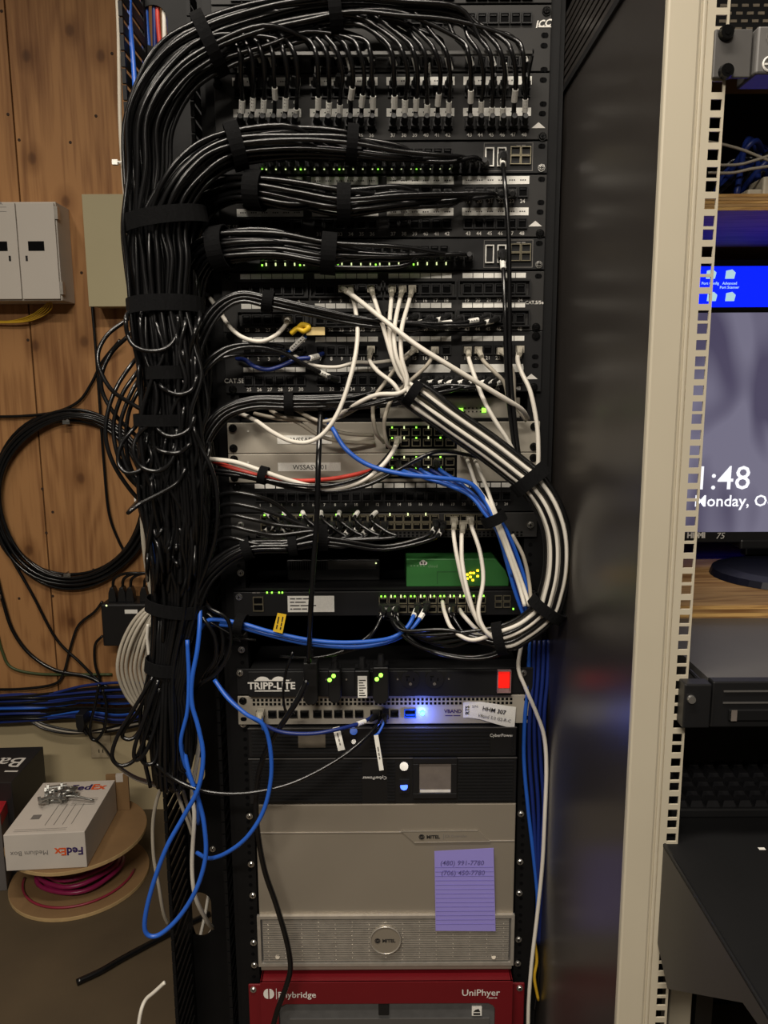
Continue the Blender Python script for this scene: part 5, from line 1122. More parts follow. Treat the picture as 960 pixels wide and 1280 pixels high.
# power box
t, x0, x1, z0, z1, yf_ = wallbox('power_box', 127, 205, 755, 808, .10, M['blackpl'], 'black plastic power box on the plywood left of the trunk', 'power box')
part('case', MB().box(x0, x1, yf_, YA, z0, z1), M['blackpl'], t, bevel=.006)
part('label', MB().box(Wp(156, 765, yf_).x, Wp(172, 765, yf_).x, yf_-.0006, yf_, Wp(160, 767, yf_).z, Wp(160, 762, yf_).z), M['flag'], t)
part('led', MB().cyl(Wp(133, 757, yf_), Wp(133, 757, yf_-.002), .003, n=8), M['ledwhite'], t)
for k, px in enumerate((143, 155, 165, 182)):
    p = Wp(px, 752, yf_+.04); p.z = z1
    part('plug', MB().prism([(p.x-.013, p.z), (p.x+.013, p.z), (p.x+.011, p.z+.03), (p.x+.005, p.z+.048), (p.x-.005, p.z+.048), (p.x-.011, p.z+.03)], yf_+.02, yf_+.05), M['blackpl'], t, bevel=.002)
    cable('supply_cable', [Vector((p.x, yf_+.035, p.z+.045)), Vector((p.x+.008, yf_+.035, p.z+.075)), Vector((p.x+.05, yf_+.03, p.z+.092)), Vector((p.x+.13, yf_+.03, p.z+.09))], .0048, M['blackcable'], 'black power cord leaving the top of the wall power box', 'cable', 'cords from the wall power box', pix=False)
# grey-white hank by the trunk
for k in range(8):
    bcable([(205, 752+k*1.2, 1.33), (188+k*1.2, 757+k*2.5, 1.31), (168+k*3.0, 775+k*4, 1.30-.004*(k%3)), (152+k*5.0, 806+k*2, 1.295-.005*(k%3)), (147+k*5.4, 838, 1.29+.004*(k%2)), (156+k*5.0, 866, 1.30), (172+k*3.6, 886, 1.31), (196+k*2, 902, 1.34)], .0033, M['greycable'], 'grey-white cable in the hank hanging left of the trunk', group='grey-white hank left of the trunk')
bcable([(146, -12, 1.20), (148, 30, 1.20), (149, 90, 1.20), (150, 150, 1.20), (153, 205, 1.20), (157, 250, 1.20), (168, 330, 1.20)], .0030, M['greycable'], 'grey-white cable along the outer edge of the manager top')
bcable([(178, 600, 1.21), (178, 650, 1.21), (181, 690, 1.21), (187, 730, 1.21), (194, 758, 1.22)], .0042, M['greycable'], 'grey-white cable left of the trunk beside the wall coil')
bcable([(185, 780, 1.29), (184, 800, 1.29), (188, 830, 1.29), (192, 850, 1.30)], .0030, M['whitecable'], 'short white cable inside the grey-white hank')
for x, y, Y, lab in ((147, 203, 1.197, 'white cable tie on the manager edge cable, upper one'), (174, 624, 1.206, 'white cable tie on the manager edge cable, lower one')):
    c = Wp(x+4, y, Y); t = thing('cable_tie', c, lab, 'cable tie')
    part('band', MB().tube([c+Vector((.0045*math.cos(a), .0045*math.sin(a), 0)) for a in [2*math.pi*k/12 for k in range(12)]], .0011, 5, True), M['flag'], t)
    part('head', MB().box(c.x-.012, c.x-.004, c.y-.003, c.y+.003, c.z-.0035, c.z+.0035), M['flag'], t)
# low tray of cables along the wall
for k in range(22):
    y = 866+k*1.6; mm = (M['navycable'], BL if k in (11, 16) else M['navycable'], M['blackcable'], M['blackcable'], M['blackcable'])[k % 5]
    y2 = y+random.uniform(-5, 5)
    bcable([(-260, y+6, YA-.03), (-120, y+3, YA-.03-.003*(k % 4)), (-30, y+random.uniform(-2, 2)+4, YA-.03-.003*(k % 4)), (20, y+2, YA-.035-.004*(k % 4)), (60, y+random.uniform(-4, 3), YA-.035), (105, y2-4, YA-.04), (150, y2-8+k*.5, YA-.05), (195, y2-6, YA-.06), (250, y2, YA-.07), (360, y2+4, YA-.07), (470, y2-2, YA-.05)], .0048, mm, '%s cable in the low run along the wall' % {0: 'dark blue', 1: 'blue' if k in (11, 16) else 'dark blue', 2: 'black', 3: 'black', 4: 'black'}[k % 5], group='low cable run along the wall, %s' % {0: 'dark blue', 1: 'blue' if k in (11, 16) else 'dark blue', 2: 'black', 3: 'black', 4: 'black'}[k % 5])
for k in range(3):
    bcable([(-10, 888+k*3, YA-.03), (30, 892+k*3, YA-.03), (55, 905+k*3, YA-.03), (90, 913+k*2, YA-.03), (130, 915-k*2, YA-.03), (170, 908-k*3, YA-.03), (200, 900, YA-.04)], .0040, (M['blackcable'], M['greycable'], M['blackcable'])[k], ('upper black cable sagging below the low wall run', 'grey cable sagging below the low wall run', 'lower black cable sagging below the low wall run')[k])
t = thing('wall_plug', Wp(104, 912, YA-.03), 'black plug hanging under the low cable run', 'plug')
c = Wp(104, 898, YA-.08)
part('body', MB().prism([(c.x-.013, c.z+.025), (c.x+.013, c.z+.025), (c.x+.013, c.z-.015), (c.x+.006, c.z-.035), (c.x-.006, c.z-.035), (c.x-.013, c.z-.015)], YA-.11, YA-.06), M['blackpl'], t, bevel=.002)
part('strain_relief', MB().cyl((c.x, YA-.085, c.z-.034), (c.x+.01, YA-.085, c.z-.055), .006, .004, 8), M['blackpl'], t)
bcable([(106, 905, YA-.085), (113, 920, YA-.08), (120, 926, YA-.08), (130, 935, YA-.2), (145, 955, YA-.6), (165, 970, 1.55), (185, 978, 1.40), (200, 983, 1.30)], .0048, M['blackcable'], 'black cord from the hanging plug to the hairpin loops')
bcable([(124, 855, YA-.08), (119, 880, YA-.09), (113, 905, YA-.09), (114, 922, YA-.09), (122, 924, YA-.09), (131, 908, YA-.085), (133, 880, YA-.08), (128, 862, YA-.08)], .0052, M['blackcable'], 'black cord knotted in a narrow loop beside the hanging plug')
ol = thing('wall_socket', Wp(133, 934, YW-.004), 'beige wall socket on the drywall below the low cables', 'socket')
c = Wp(126, 930, YW-.004)
part('plate', MB().box(c.x-.035, c.x+.035, YW-.007, YW-.001, c.z-.05, c.z+.05), mat('beige_plate', (186, 170, 140), .5), ol, bevel=.002)
part('slots', MB().box(c.x-.008, c.x-.005, YW-.0076, YW-.007, c.z-.030, c.z-.018).box(c.x+.005, c.x+.008, YW-.0076, YW-.007, c.z-.030, c.z-.018), M['hole'], ol)

# ================================================================== FLOOR THINGS (left): reel, carton, boxes
# reel (flanges lie nearly flat)
def on_floor(px, py, z):                                  # point where the pixel ray meets height z
    d = ray(px, py); return CAM + d*((z-CAM.z)/d.z)
RZ = .150
cc = on_floor(101, 1034, RZ); rim = on_floor(183, 1034, RZ); RR = (rim-cc).length
cb = on_floor(101, 1092, .012)
reel = thing('cable_reel', (cb.x, cb.y, 0), 'wooden cable reel with magenta wire lying on the floor', 'cable reel')
tilt = Matrix.Rotation(R(-4), 3, 'Y')
def disc_part(name, c, r, h, m):
    mb = MB(); n = 56; v = []
    for zz in (0, h): v += [c+Vector((r*math.cos(2*math.pi*k/n), r*math.sin(2*math.pi*k/n), zz)) for k in range(n)]
    mb.add(v, [tuple(range(n-1, -1, -1)), tuple(range(n, 2*n))] + [(k, (k+1) % n, n+(k+1) % n, n+k) for k in range(n)])
    o = part(name, mb, m, reel, bevel=.0015); o.data.materials.append(M['reelrim'])
    for p in o.data.polygons:
        if len(p.vertices) == 4: p.material_index = 1
    return o
hT = RZ-.012
disc_part('top_flange', Vector((cb.x, cb.y, hT)), RR, .012, M['kraft']); disc_part('bottom_flange', Vector((cb.x, cb.y, 0.0)), RR, .012, M['kraft'])
part('core', MB().cyl((cb.x, cb.y, .0121), (cb.x, cb.y, hT-.0001), RR*.42, n=28), M['kraft'], reel)
hank = []
for k in range(8):
    zz = .021+k*.0150; rr = RR*(.50+.035*((k*7) % 4))
    pts = [Vector((cb.x+(rr+.003*math.sin(5*a+k))*math.cos(a), cb.y+(rr+.003*math.sin(5*a+k))*math.sin(a), zz+.003*math.sin(2*a+k))) for a in [2*math.pi*q/40 for q in range(40)]]
    part('wire_turn', MB().tube(pts, .0068, 6, True), M['magenta'], reel, sm=True)
pts = [Vector((cb.x+RR*.80*math.cos(a), cb.y+RR*.80*math.sin(a), .016+.012*(1+math.sin(a))*.2)) for a in [R(-170+q*6) for q in range(30)]]
part('loose_turn', MB().tube(pts, .0035, 6), mat('thin_red_wire', (140, 40, 60), .4), reel, sm=True)
# carton on the reel: sits on the top flange
zc0 = RZ+.001; hB = .106
f0, f1 = on_floor(6, 1082, zc0), on_floor(108, 1086, zc0)
f0 = on_floor(8, 1089, zc0); f1 = on_floor(109, 1084, zc0)
wd_ = (f1-f0); L_ = .30; ux = Vector((wd_.x, wd_.y, 0)).normalized(); uy = Vector((-ux.y, ux.x, 0))
bk = on_floor(143, 1001, zc0)
top_l = on_floor(4, 1046, zc0+hB)
W_ = Vector((wd_.x, wd_.y, 0)).length
bs = uy
sidev = (on_floor(145, 976, zc0+hB) - on_floor(107, 1041, zc0+hB)); sidev.z = 0; L_ = sidev.length; uy2 = sidev.normalized()
car = thing('carton', (f0.x, f0.y, zc0), 'white medium FedEx carton lying on the wooden reel', 'carton')
def cpt(a, b, h): return Vector((f0.x, f0.y, zc0)) + ux*(a*W_) + uy2*(b*L_) + Vector((0, 0, h))
v = [cpt(a, b, h) for h in (0, hB) for a, b in ((0, 0), (1, 0), (1, 1), (0, 1))]
part('body', MB().add(v, [(3, 2, 1, 0), (4, 5, 6, 7), (0, 1, 5, 4), (1, 2, 6, 5), (2, 3, 7, 6), (3, 0, 4, 7)]), M['carton'], car, bevel=.0015)
nrm = -(ux.cross(Vector((0, 0, 1)))); nrm = Vector((ux.y, -ux.x, 0)); eps = nrm*.0008
up = Vector((0, 0, 1))
def gw(st, bold):
    xs = [p[0] for p in glyphs(st, bold)[0]]; return max(xs)-min(xs)
part('logo_purple', MB().text('Fed', .031, cpt(.965, 0, .050)+eps, U=-ux, V=-up, align='L', bold=.03), M['purpleink'], car)
part('logo_orange', MB().text('Ex', .031, cpt(.965, 0, .050)+eps-ux*(gw('Fed', .03)+.05)*.031, U=-ux, V=-up, align='L', bold=.03), M['orangeink'], car)
part('side_print', MB().text('Medium Box', .0195, cpt(.53, 0, .050)+eps, U=-ux, V=-up, align='L'), M['greyink'], car)
zt_ = hB+.0012
part('top_logo_purple', MB().text('Fed', .042, cpt(.46, .86, zt_), U=ux, V=uy2, align='L', bold=.03), M['purpleink'], car)
part('top_logo_orange', MB().text('Ex', .042, cpt(.46, .86, zt_)+ux*(gw('Fed', .03)+.05)*.042, U=ux, V=uy2, align='L', bold=.03), M['orangeink'], car)
pr = MB()
def tq(a0, a1, b0, b1, h=zt_): pr.add([cpt(a0, b0, h), cpt(a1, b0, h), cpt(a1, b1, h), cpt(a0, b1, h)], [(0, 1, 2, 3)])
tq(.20, .31, .26, .34)
for k in range(4): tq(.44+k*.11, .446+k*.11, .14, .52)
for b in (.045, .075): tq(.1, .75, b, b+.004)
for k in range(5): tq(.60, .92, .50+k*.03, .505+k*.03)
part('form_print', pr, M['greyink'], car)
# zinc hardware bundle on the carton
hwt = thing('hardware_bundle', cpt(.45, .6, hB+.001), 'tied bundle of zinc brackets and bolts on the carton', 'hardware')
random.seed(21)
for k in range(9):
    a, b = random.uniform(.28, .56), random.uniform(.48, .80); c = cpt(a, b, hB+.008+random.uniform(0, .022)); an = R(random.uniform(-35, 60))
    d = ux*math.cos(an)+uy2*math.sin(an); mb = MB(); s = .024
    mb.cyl(c-d*s, c+d*s, .0052, .0052, 8); mb.cyl(c-d*(s+.006), c-d*s, .011, .011, 6); mb.cyl(c+d*(s*.3), c+d*(s*.55), .010, .010, 6)
    part('bolt', mb, M['steel'], hwt)
for k in range(4):
    c = cpt(.32+k*.07, .62+.03*(k % 2), hB+.016+k*.004); ring = [c+ux*(.020*math.cos(q))+uy2*(.020*math.sin(q))+up*(.006*math.sin(q+k)) for q in [2*math.pi*j/14 for j in range(14)]]
    part('ring_clamp', MB().tube(ring, .0045, 6, True), M['steel'], hwt, sm=True)
part('tie_wire', MB().tube(crom([cpt(.18, .52, hB+.006), cpt(.40, .54, hB+.020), cpt(.62, .56, hB+.020), cpt(.90, .52, hB+.010)]), .003, 6), M['steel'], hwt, sm=True)
# kraft flap behind carton
kf = thing('cardboard_flap', cpt(.75, 1.02, .0), 'brown cardboard piece standing behind the white carton', 'cardboard')
part('sheet', MB().add([cpt(a, b, h) for h in (0, hB+.012) for a, b in ((.86, 1.03), (1.17, 1.03), (1.17, 1.06), (.86, 1.06))], [(3, 2, 1, 0), (4, 5, 6, 7), (0, 1, 5, 4), (1, 2, 6, 5), (2, 3, 7, 6), (3, 0, 4, 7)]), M['kraft'], kf)
part('tape', MB().add([cpt(a, b, h) for h in (hB-.012, hB+.0125) for a, b in ((1.0, 1.028), (1.10, 1.028), (1.10, 1.0625), (1.0, 1.0625))], [(3, 2, 1, 0), (4, 5, 6, 7), (0, 1, 5, 4), (1, 2, 6, 5), (2, 3, 7, 6), (3, 0, 4, 7)]), M['carton'], kf)
# product boxes at the left edge
def boxat(name, pts_top_front, pts_top_back, h, label, mats):
    """front-left/front-right and back corners on the top face, world points"""
    A, B, C, D = pts_top_front + pts_top_back; t = thing(name, (A.x, A.y, A.z-h), label, 'box')
    v = [p-Vector((0, 0, h)) for p in (A, B, C, D)] + [A, B, C, D]
    return t, v
zt1 = .30
B1 = on_floor(20, 1000, zt1); 
P = [on_floor(-120, 978, zt1), on_floor(14, 978, zt1), on_floor(54, 933, zt1), on_floor(-60, 936, zt1)]
t, v = boxat('product_box', P[:2], P[2:], zt1, 'black printed product box standing against the drywall', None)
part('carton', MB().add(v, [(3, 2, 1, 0), (4, 5, 6, 7), (0, 1, 5, 4), (1, 2, 6, 5), (2, 3, 7, 6), (3, 0, 4, 7)]), mat('black_print_carton', (34, 33, 33), .5, noise=(6, .1)), t, bevel=.002)
u_ = (P[1]-P[0]).normalized(); v_ = (P[2]-P[1]).normalized()
tt = on_floor(12, 953, zt1+.001)
part('print', MB().text('Ba', .085, tt, U=-u_, V=-v_, bold=.005).dashes((2.2,), .018, on_floor(14, 964, zt1+.001), U=-u_, V=-v_), M['print'], t)
zt2 = .24
P = [on_floor(-90, 1026, zt2), on_floor(0, 1018, zt2), on_floor(23, 972, zt2), on_floor(-60, 980, zt2)]
t, v = boxat('product_box', P[:2], P[2:], zt2, 'grey product box with a red top band at the left edge', None)
part('carton', MB().add(v, [(3, 2, 1, 0), (4, 5, 6, 7), (0, 1, 5, 4), (1, 2, 6, 5), (2, 3, 7, 6), (3, 0, 4, 7)]), mat('grey_print_carton', (96, 92, 90), .6, noise=(9, .08)), t, bevel=.0015)
e1 = (v[5]-v[6]); nn = Vector((v[6].y-v[5].y, -(v[6].x-v[5].x), 0)).normalized(); nn = nn if nn.x > 0 else -nn
o_ = nn*.001
part('red_band', MB().add([v[5]+o_, v[6]+o_, v[6]+o_-Vector((0, 0, .035)), v[5]+o_-Vector((0, 0, .035))], [(3, 2, 1, 0)]).add([v[4]+up*.001, v[5]+up*.001, v[6]+up*.001, v[7]+up*.001], [(0, 1, 2, 3)]), mat('red_print_carton', (168, 32, 40), .5), t)
a, b = v[5].lerp(v[6], .15), v[5].lerp(v[6], .75)
part('picture_print', MB().add([a+o_-up*.09, b+o_-up*.09, b+o_-up*.2, a+o_-up*.2], [(3, 2, 1, 0)]), M['blackpl'], t)

# ================================================================== RIGHT: CREAM CABINET
YC = .78
cab = thing('equipment_cabinet', (.30, YC, 0), 'cream equipment cabinet with square-holed rail and charcoal side', 'cabinet')
part('corner_post', MB().box(.2660, .2965, YC, YC+.010, 0, 2.02), M['cream'], cab, bevel=.002)
part('post_groove', MB().box(.2965, .2990, YC+.003, YC+.05, 0, 2.02), M['cream'], cab)
part('post_bead', MB().box(.2990, .3025, YC+.0005, YC+.03, 0, 2.02), M['cream'], cab, bevel=.001)
# rail with real square holes, EIA spacing
XA, XB = .3030, .3237; hx0, hx1 = .3108, .3214
zs = []; z = Wp(895, 108.5, YC).z - 60*.04445 - .0159*0
base = Wp(893, 131, YC).z
mb = MB(); zlist = []
for kk in range(-60, 30):
    for d in (.0159, 0, -.0159):
        zz = base + kk*.04445 + d
        if .02 < zz < 2.0: zlist.append(zz)
zlist.sort(); cur = 0
hh = .0049
mb.box(XA, hx0, YC, YC+.002, 0, 2.02); mb.box(hx1, XB, YC, YC+.002, 0, 2.02)
for zz in zlist: mb.box(hx0, hx1, YC, YC+.002, cur, zz-hh); cur = zz+hh
mb.box(hx0, hx1, YC, YC+.002, cur, 2.02)
part('mounting_rail', mb, M['cream'], cab)
part('rail_flange', MB().box(XA-.001, XA+.001, YC+.002, YC+.045, 0, 2.02), M['cream'], cab)
zp = 1.45+.418
part('side_panel', MB().box(.2675, .2705, YC+.010, 2.0, .05, zp), M['charcoal'], cab)
part('panel_edge', MB().box(.2640, .2715, YC+.010, 2.0, zp, zp+.008), M['blackpl'], cab)
for k in range(9): part('top_rib', MB().box(.2650, .2700, YC+.010, 2.0, zp+.010+k*.011, zp+.010+k*.011+.0072), M['charcoal'], cab)
part('top_backing', MB().box(.2690, .2715, YC+.010, 2.0, zp+.008, zp+.115), M['blackpl'], cab)
part('top_cap', MB().box(.2640, .88, YC, 2.0, 2.021, 2.035), M['charcoal'], cab)
part('inner_post', MB().box(.385, .415, .92, .95, 0, .78), M['cream'], cab, bevel=.002)
part('inner_rail', MB().box(.425, .448, .93, .95, 0, .78), M['blackpl'], cab)
# 1U panel at the top
def onrail(name, y0, y1, label, cat):
    z1, z0 = Wp(900, y0, YC-.004).z, Wp(900, y1, YC-.004).z; return thing(name, (.45, YC, z0), label, cat), z0, z1
t, z0, z1 = onrail('rack_unit', 36, 97, 'grey rack unit with two black screws high on the cream rail', 'rack unit')
part('ear', MB().box(.3095, .3445, YC-.004, YC-.0002, z0, z1), M['rubbergrey'], t, bevel=.001)
part('body', MB().box(.3465, .80, YC-.010, YC+.03, z0+.001, z1), mat('mid_grey_plastic', (104, 102, 100), .45), t, bevel=.002)
for py in (42, 90):
    c = Wp(907, py, YC-.004); part('screw', MB().cyl((c.x, YC-.004, c.z), (c.x, YC-.009, c.z), .0072, .0060, 16).cyl((c.x, YC-.009, c.z), (c.x, YC-.0095, c.z), .003, n=6), M['screwblack'], t)
c = Wp(962, 80, YC-.0102); part('logo_ring', MB().tube([c+Vector((.006*math.cos(a), 0, .006*math.sin(a))) for a in [2*math.pi*k/20 for k in range(20)]], .0011, 5, True).box(c.x-.006, c.x, c.y-.0005, c.y+.0005, c.z-.0008, c.z+.0008), M['print'], t)
part('print', MB().text('LI', .0075, Wp(958, 45, YC-.0105), align='L').text('W', .0075, Wp(958, 52, YC-.0105), align='L'), M['greyink'], t)
# perforated plate above
pf = thing('perforated_panel', (.5, 1.0, Wp(940, 33, 1.0).z), 'black perforated panel at the top right corner', 'panel')
pz = Wp(940, 60, 1.0).z
part('plate', MB().box(.32, .85, 1.0, 1.003, pz, 2.02), M['blackpl'], pf)
pm = MB()
for i in range(34):
    for j in range(16):
        x = .335+i*.013+(j % 2)*.0065; z = pz+.004+j*.0085; pm.box(x-.0038, x+.0038, .9992, 1.0, z-.0016, z+.0016)
so = part('perforations', pm, mat('perforation_lit_grey', (150, 138, 120), .5), pf); so['kind'] = 'stuff'  # pale grey puts the lit look of the slots into their colour
# black 1U server
t, z0, z1 = onrail('rack_server', 849, 903, 'black rack server with drive bays and one silver screw', 'server')
part('ear', MB().box(.3135, .3420, YC-.018, YC-.0002, z0, z1), M['blackpl'], t, bevel=.0015)
c = Wp(864, 874, YC-.0182); part('screw', MB().cyl((c.x, YC-.018, c.z), (c.x, YC-.021, c.z), .0045, .004, 16), M['screw'], t)
part('bezel', MB().box(.3445, .82, YC-.014, YC, z0-.001, z1+.001), M['blackpl'], t, bevel=.0015)
part('chassis', MB().box(.345, .80, YC+.001, YC+.60, z0, z1), M['rubbergrey'], t)
part('bezel_groove', MB().box(.356, .82, YC-.0152, YC-.0141, z0+.026, z0+.0275).box(.356, .82, YC-.0152, YC-.0141, z1-.010, z1-.0085), M['rubbergrey'], t)
part('drive_handle', MB().box(.3620, .82, YC-.0180, YC-.0141, z0+.008, z0+.020), M['blackmat'], t, bevel=.001)
part('drive_light', MB().box(.3640, .3700, YC-.0184, YC-.0180, z0+.008, z0+.020), M['lcd'], t)
part('bracket_arm', MB().tube([Wp(862, 838, YC+.02), Wp(874, 850, YC-.002)], .0022, 6), M['blackpl'], t)
zlid = z1
# shelf unit behind with monitors
su = thing('shelf_unit', (.6, 1.3, 0), 'shelf unit with two plywood shelves and an added dark backing behind the cream rail', 'shelf unit')
zl = Wp(930, 757, .99).z; zt = Wp(930, 780, .99).z; zu1 = Wp(930, 242, 1.06).z; zu0 = Wp(930, 263, 1.06).z
for a, b, yf_ in ((zt, zl, .99), (zu0, zu1, 1.06)):
    s = part('shelf_board', MB().box(.272, 1.3, yf_+.002, 1.60, a, b), M['shelfply'], su)
    for k in range(5):
        q = (b-a)/5; part('edge_ply', MB().box(.272, 1.3, yf_, yf_+.0019, a+k*q+.0002, a+(k+1)*q-.0002), M['plyedge'] if k % 2 == 0 else M['shelfply'], s)
part('added_backing', MB().box(.272, 1.3, 1.60, 1.612, 0, 2.0), M['blackmat'], su)  # added dark backing, stands in for the shade behind the shelves
part('side_board', MB().box(1.28, 1.3, 1.0, 1.60, 0, 2.0), M['blackmat'], su)
# materials of the screens
def screen_mat(name):
    m = bpy.data.materials.new(name); m.use_nodes = True; nt = m.node_tree; b = nt.nodes['Principled BSDF']; L = nt.links.new
    tc = nt.nodes.new('ShaderNodeTexCoord'); mp = nt.nodes.new('ShaderNodeMapping'); mp.inputs['Scale'].default_value = (9, 1, 3.2); L(tc.outputs['Object'], mp.inputs['Vector'])
    wv = nt.nodes.new('ShaderNodeTexNoise'); wv.inputs['Scale'].default_value = 1.0; wv.inputs['Distortion'].default_value = 1.6; wv.inputs['Detail'].default_value = .6
    L(mp.outputs['Vector'], wv.inputs['Vector'])
    r = nt.nodes.new('ShaderNodeValToRGB'); e = r.color_ramp.elements
    e[0].position = .42; e[0].color = lin((84, 78, 104))+(1,); e[1].position = .58; e[1].color = lin((128, 124, 146))+(1,)
    L(wv.outputs['Fac'], r.inputs['Fac']); L(r.outputs['Color'], b.inputs['Emission Color']); b.inputs['Emission Strength'].default_value = .85
    b.inputs['Base Color'].default_value = (.02, .02, .02, 1); b.inputs['Roughness'].default_value = .25
    return m
whiteglow = mat('screen_white', (240, 240, 245), .4, emis=(240, 244, 255), estr=1.0)
def monitor(name, x0, x1, z0, z1, yf_, bez, label, smat, bot=.0):
    t = thing(name, ((x0+x1)/2, yf_, z0), label, 'monitor')
    part('housing', MB().box(x0, x1, yf_+.002, yf_+.03, z0, z1), M['blackpl'], t, bevel=.003)
    mb = MB(); mb.box(x0, x1, yf_-.002, yf_+.0018, z1-bez, z1); mb.box(x0, x1, yf_-.002, yf_+.0018, z0, z0+bez+bot)
    mb.box(x0, x0+bez, yf_-.002, yf_+.0018, z0+bez+bot, z1-bez); mb.box(x1-bez, x1, yf_-.002, yf_+.0018, z0+bez+bot, z1-bez)
    part('bezel', mb, M['blackpl'], t)
    part('screen', MB().box(x0+bez, x1-bez, yf_, yf_+.0018, z0+bez+bot, z1-bez), smat, t)
    return t
YM = 1.20
mx0 = Wp(842, 540, YM).x; mz0, mz1 = Wp(930, 677, YM).z, Wp(930, 384, YM).z
t = monitor('monitor', mx0, mx0+.54, mz0, mz1, YM, .008, 'monitor showing the lock screen clock on the plywood shelf', screen_mat('lock_screen_picture'), .008)
part('clock_text', MB().text('1:48', .053, Wp(875, 597, YM-.0006), align='L', bold=.002), whiteglow, t)
part('date_text', MB().text('Monday, October', .0255, Wp(869, 626, YM-.0006), align='L', bold=.012), whiteglow, t)
part('sticker_text', MB().text('HDMI', .0115, Wp(859, 669, YM-.0026), align='L', bold=.06).text('75', .014, Wp(896, 669.5, YM-.0026), V=(.2, 0, 1), align='L'), M['print'], t)
zsh = zl
nb = MB(); cx = mx0+.17
part('neck', MB().box(cx-.03, cx+.03, YM+.03, YM+.05, zsh+.012, mz0+.05).box(cx-.055, cx+.055, YM-.004, YM+.05, mz0-.012, mz0+.004), M['blackpl'], t, bevel=.003)
bs_ = MB(); n = 40; vv = []
bc = Wp(1000, 728, 1.13)
for zz, rr in ((zsh+.0006, 1.0), (zsh+.010, .97), (zsh+.014, .8)):
    vv += [Vector((bc.x+.125*rr*math.cos(2*math.pi*k/n), 1.145+.105*rr*math.sin(2*math.pi*k/n), zz)) for k in range(n)]
bs_.add(vv, [tuple(range(n-1, -1, -1)), tuple(range(2*n, 3*n))] + [(r_*n+k, r_*n+(k+1) % n, (r_+1)*n+(k+1) % n, (r_+1)*n+k) for r_ in range(2) for k in range(n)])
part('base', bs_, mat('navy_black_plastic', (22, 24, 38), .35), t)
YM2 = 1.34
x2 = Wp(868, 360, YM2).x-.012; z2t = Wp(930, 325, YM2).z
t2 = monitor('monitor', x2-.02, x2+.50, z2t-.32, z2t, YM2, .010, 'monitor showing a bright blue desktop behind the clock monitor', mat('blue_desktop', (10, 24, 220), .3, emis=(6, 28, 255), estr=1.7))
ic = MB(); ic2 = MB()
for px, py, s in ((888, 343, 1), (912, 343, 1), (889, 371, .8), (912, 371, .8)):
    c = Wp(px, py, YM2-.0006); ic.prism([(c.x-.007, c.z-.007), (c.x+.008, c.z-.007), (c.x+.010, c.z+.003), (c.x+.004, c.z+.008), (c.x-.006, c.z+.006)], YM2-.0009, YM2-.0003)
for px, a, b in ((888, 'Port Config', ''), (912, 'Advanced', 'Port Scanner')):
    ic.text(a, .0062, Wp(px, 354, YM2-.0009), bold=.02)
    if b: ic.text(b, .0062, Wp(px, 359, YM2-.0009), bold=.02)
part('desktop_icons', ic, mat('icon_glow', (200, 235, 235), .4, emis=(190, 230, 235), estr=.9), t2)
part('stand', MB().box(x2+.2, x2+.26, YM2+.03, YM2+.06, zsh+.001, z2t-.2).box(x2+.12, x2+.34, YM2+.005, YM2+.12, zsh+.0006, zsh+.010), M['blackpl'], t2)
# cables behind on the upper shelf
random.seed(5)
for k in range(14):
    x = 893+k*5; zc = zu1+.012
    P = [Vector((Wp(x-25, 200, 1.18).x, 1.10+.02*(k % 5), zu1+.006)), Vector((Wp(x, 200, 1.18).x, 1.12+.02*(k % 4), zu1+.03+.012*(k % 6))), Vector((Wp(x+25, 200, 1.2).x, 1.16, zu1+.05+.006*(k % 5))), Vector((Wp(x+55, 200, 1.2).x, 1.2, zu1+.02+.008*(k % 5)))]
    cable('shelf_cable', P, .0042, M['navycable'] if k % 3 else M['blackcable'], '%s cable heaped on the upper plywood shelf' % ('dark blue' if k % 3 else 'black'), 'cable', '%s cables on the upper plywood shelf' % ('dark blue' if k % 3 else 'black'), pix=False)
for k, P in enumerate(([(880, 176, 1.08), (905, 181, 1.08), (930, 188, 1.08), (960, 200, 1.08), (980, 205, 1.08)], [(880, 206, 1.09), (920, 206, 1.085), (945, 200, 1.08), (975, 190, 1.08)], [(885, 216, 1.08), (915, 216, 1.08), (940, 211, 1.075), (975, 206, 1.075)])):
    bcable(P, .0020, M['greycable'], ('thin grey wire highest over the heap on the upper shelf', 'thin grey wire in the middle of the upper shelf heap', 'thin grey wire lowest on the upper shelf heap')[k])
cr = thing('cream_adapter', (Wp(962, 235, 1.1).x, 1.1, zu1), 'small cream adapter lying on the upper plywood shelf', 'adapter')
a = Wp(935, 235, 1.085); 
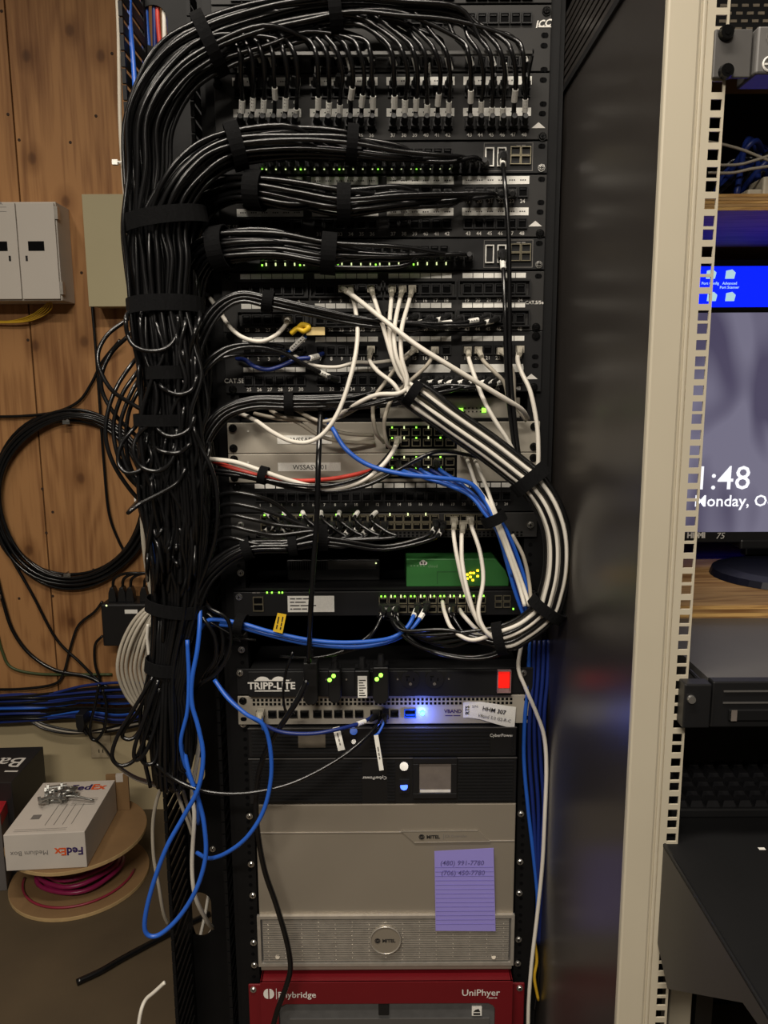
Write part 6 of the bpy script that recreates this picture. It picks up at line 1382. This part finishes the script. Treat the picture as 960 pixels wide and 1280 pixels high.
part('body', MB().box(a.x, a.x+.02, 1.085, 1.12, zu1+.0006, zu1+.012).box(a.x+.0201, a.x+.08, 1.085, 1.13, zu1+.0006, zu1+.028), M['cream'], cr, bevel=.003)
# cantilever shelf at the bottom right
zs = Wp(826, 1055, YC).z; xl = .3075
cs = thing('cantilever_shelf', (.5, .68, zs-.15), 'black cantilever shelf with tapered side wing on the cream cabinet', 'shelf')
part('tray', MB().box(xl, .80, .50, .95, zs-.003, zs), M['blackmat'], cs)
sw = [(YC-.001, zs-.003), (YC-.001, zs-.122), (.744, zs-.150), (.585, zs-.024), (.50, zs-.012), (.50, zs-.003)]
mb = MB(); n = len(sw); v = [Vector((xl, y, z)) for y, z in sw] + [Vector((xl+.0025, y, z)) for y, z in sw]
mb.add(v, [tuple(range(n)), tuple(range(2*n-1, n-1, -1))] + [(i+n, (i+1) % n+n, (i+1) % n, i) for i in range(n)])
part('side_wing', mb, mat('dark_grey_steel', (56, 53, 50), .5, noise=(12, .06)), cs)
part('edge_fold', MB().tube([Vector((xl+.002, .50, zs-.001)), Vector((xl+.002, YC, zs-.001))], .0022, 6), M['blackpl'], cs)
part('rear_lip', MB().box(xl+.03, .80, .9505, .953, zs-.003, zs+.006), M['rubbergrey'], cs)
part('vent_slot', MB().box(Wp(948, 1064, .77).x, Wp(956, 1064, .77).x, .768, .772, zs, zs+.0004), M['print'], cs)
# keyboard on the shelf
kb = thing('keyboard', (.5, .88, zs), 'black keyboard at the back of the cantilever shelf', 'keyboard')
part('case', MB().box(.335, .78, .83, .945, zs+.0005, zs+.012), M['blackpl'], kb, bevel=.002)
KEY = shared('key', MB().add([(-.008, -.008, 0), (.008, -.008, 0), (.008, .008, 0), (-.008, .008, 0), (-.0055, -.006, .007), (.0055, -.006, .007), (.0055, .006, .007), (-.0055, .006, .007)], [(3, 2, 1, 0), (4, 5, 6, 7), (0, 1, 5, 4), (1, 2, 6, 5), (2, 3, 7, 6), (3, 0, 4, 7)]), mat('glossy_black_key', (26, 26, 28), .15, spec=.8))
for r_ in range(5):
    for k in range(23): inst('key', KEY, (.347+k*.019+r_*.003, .842+r_*.0215, zs+.0122), kb)
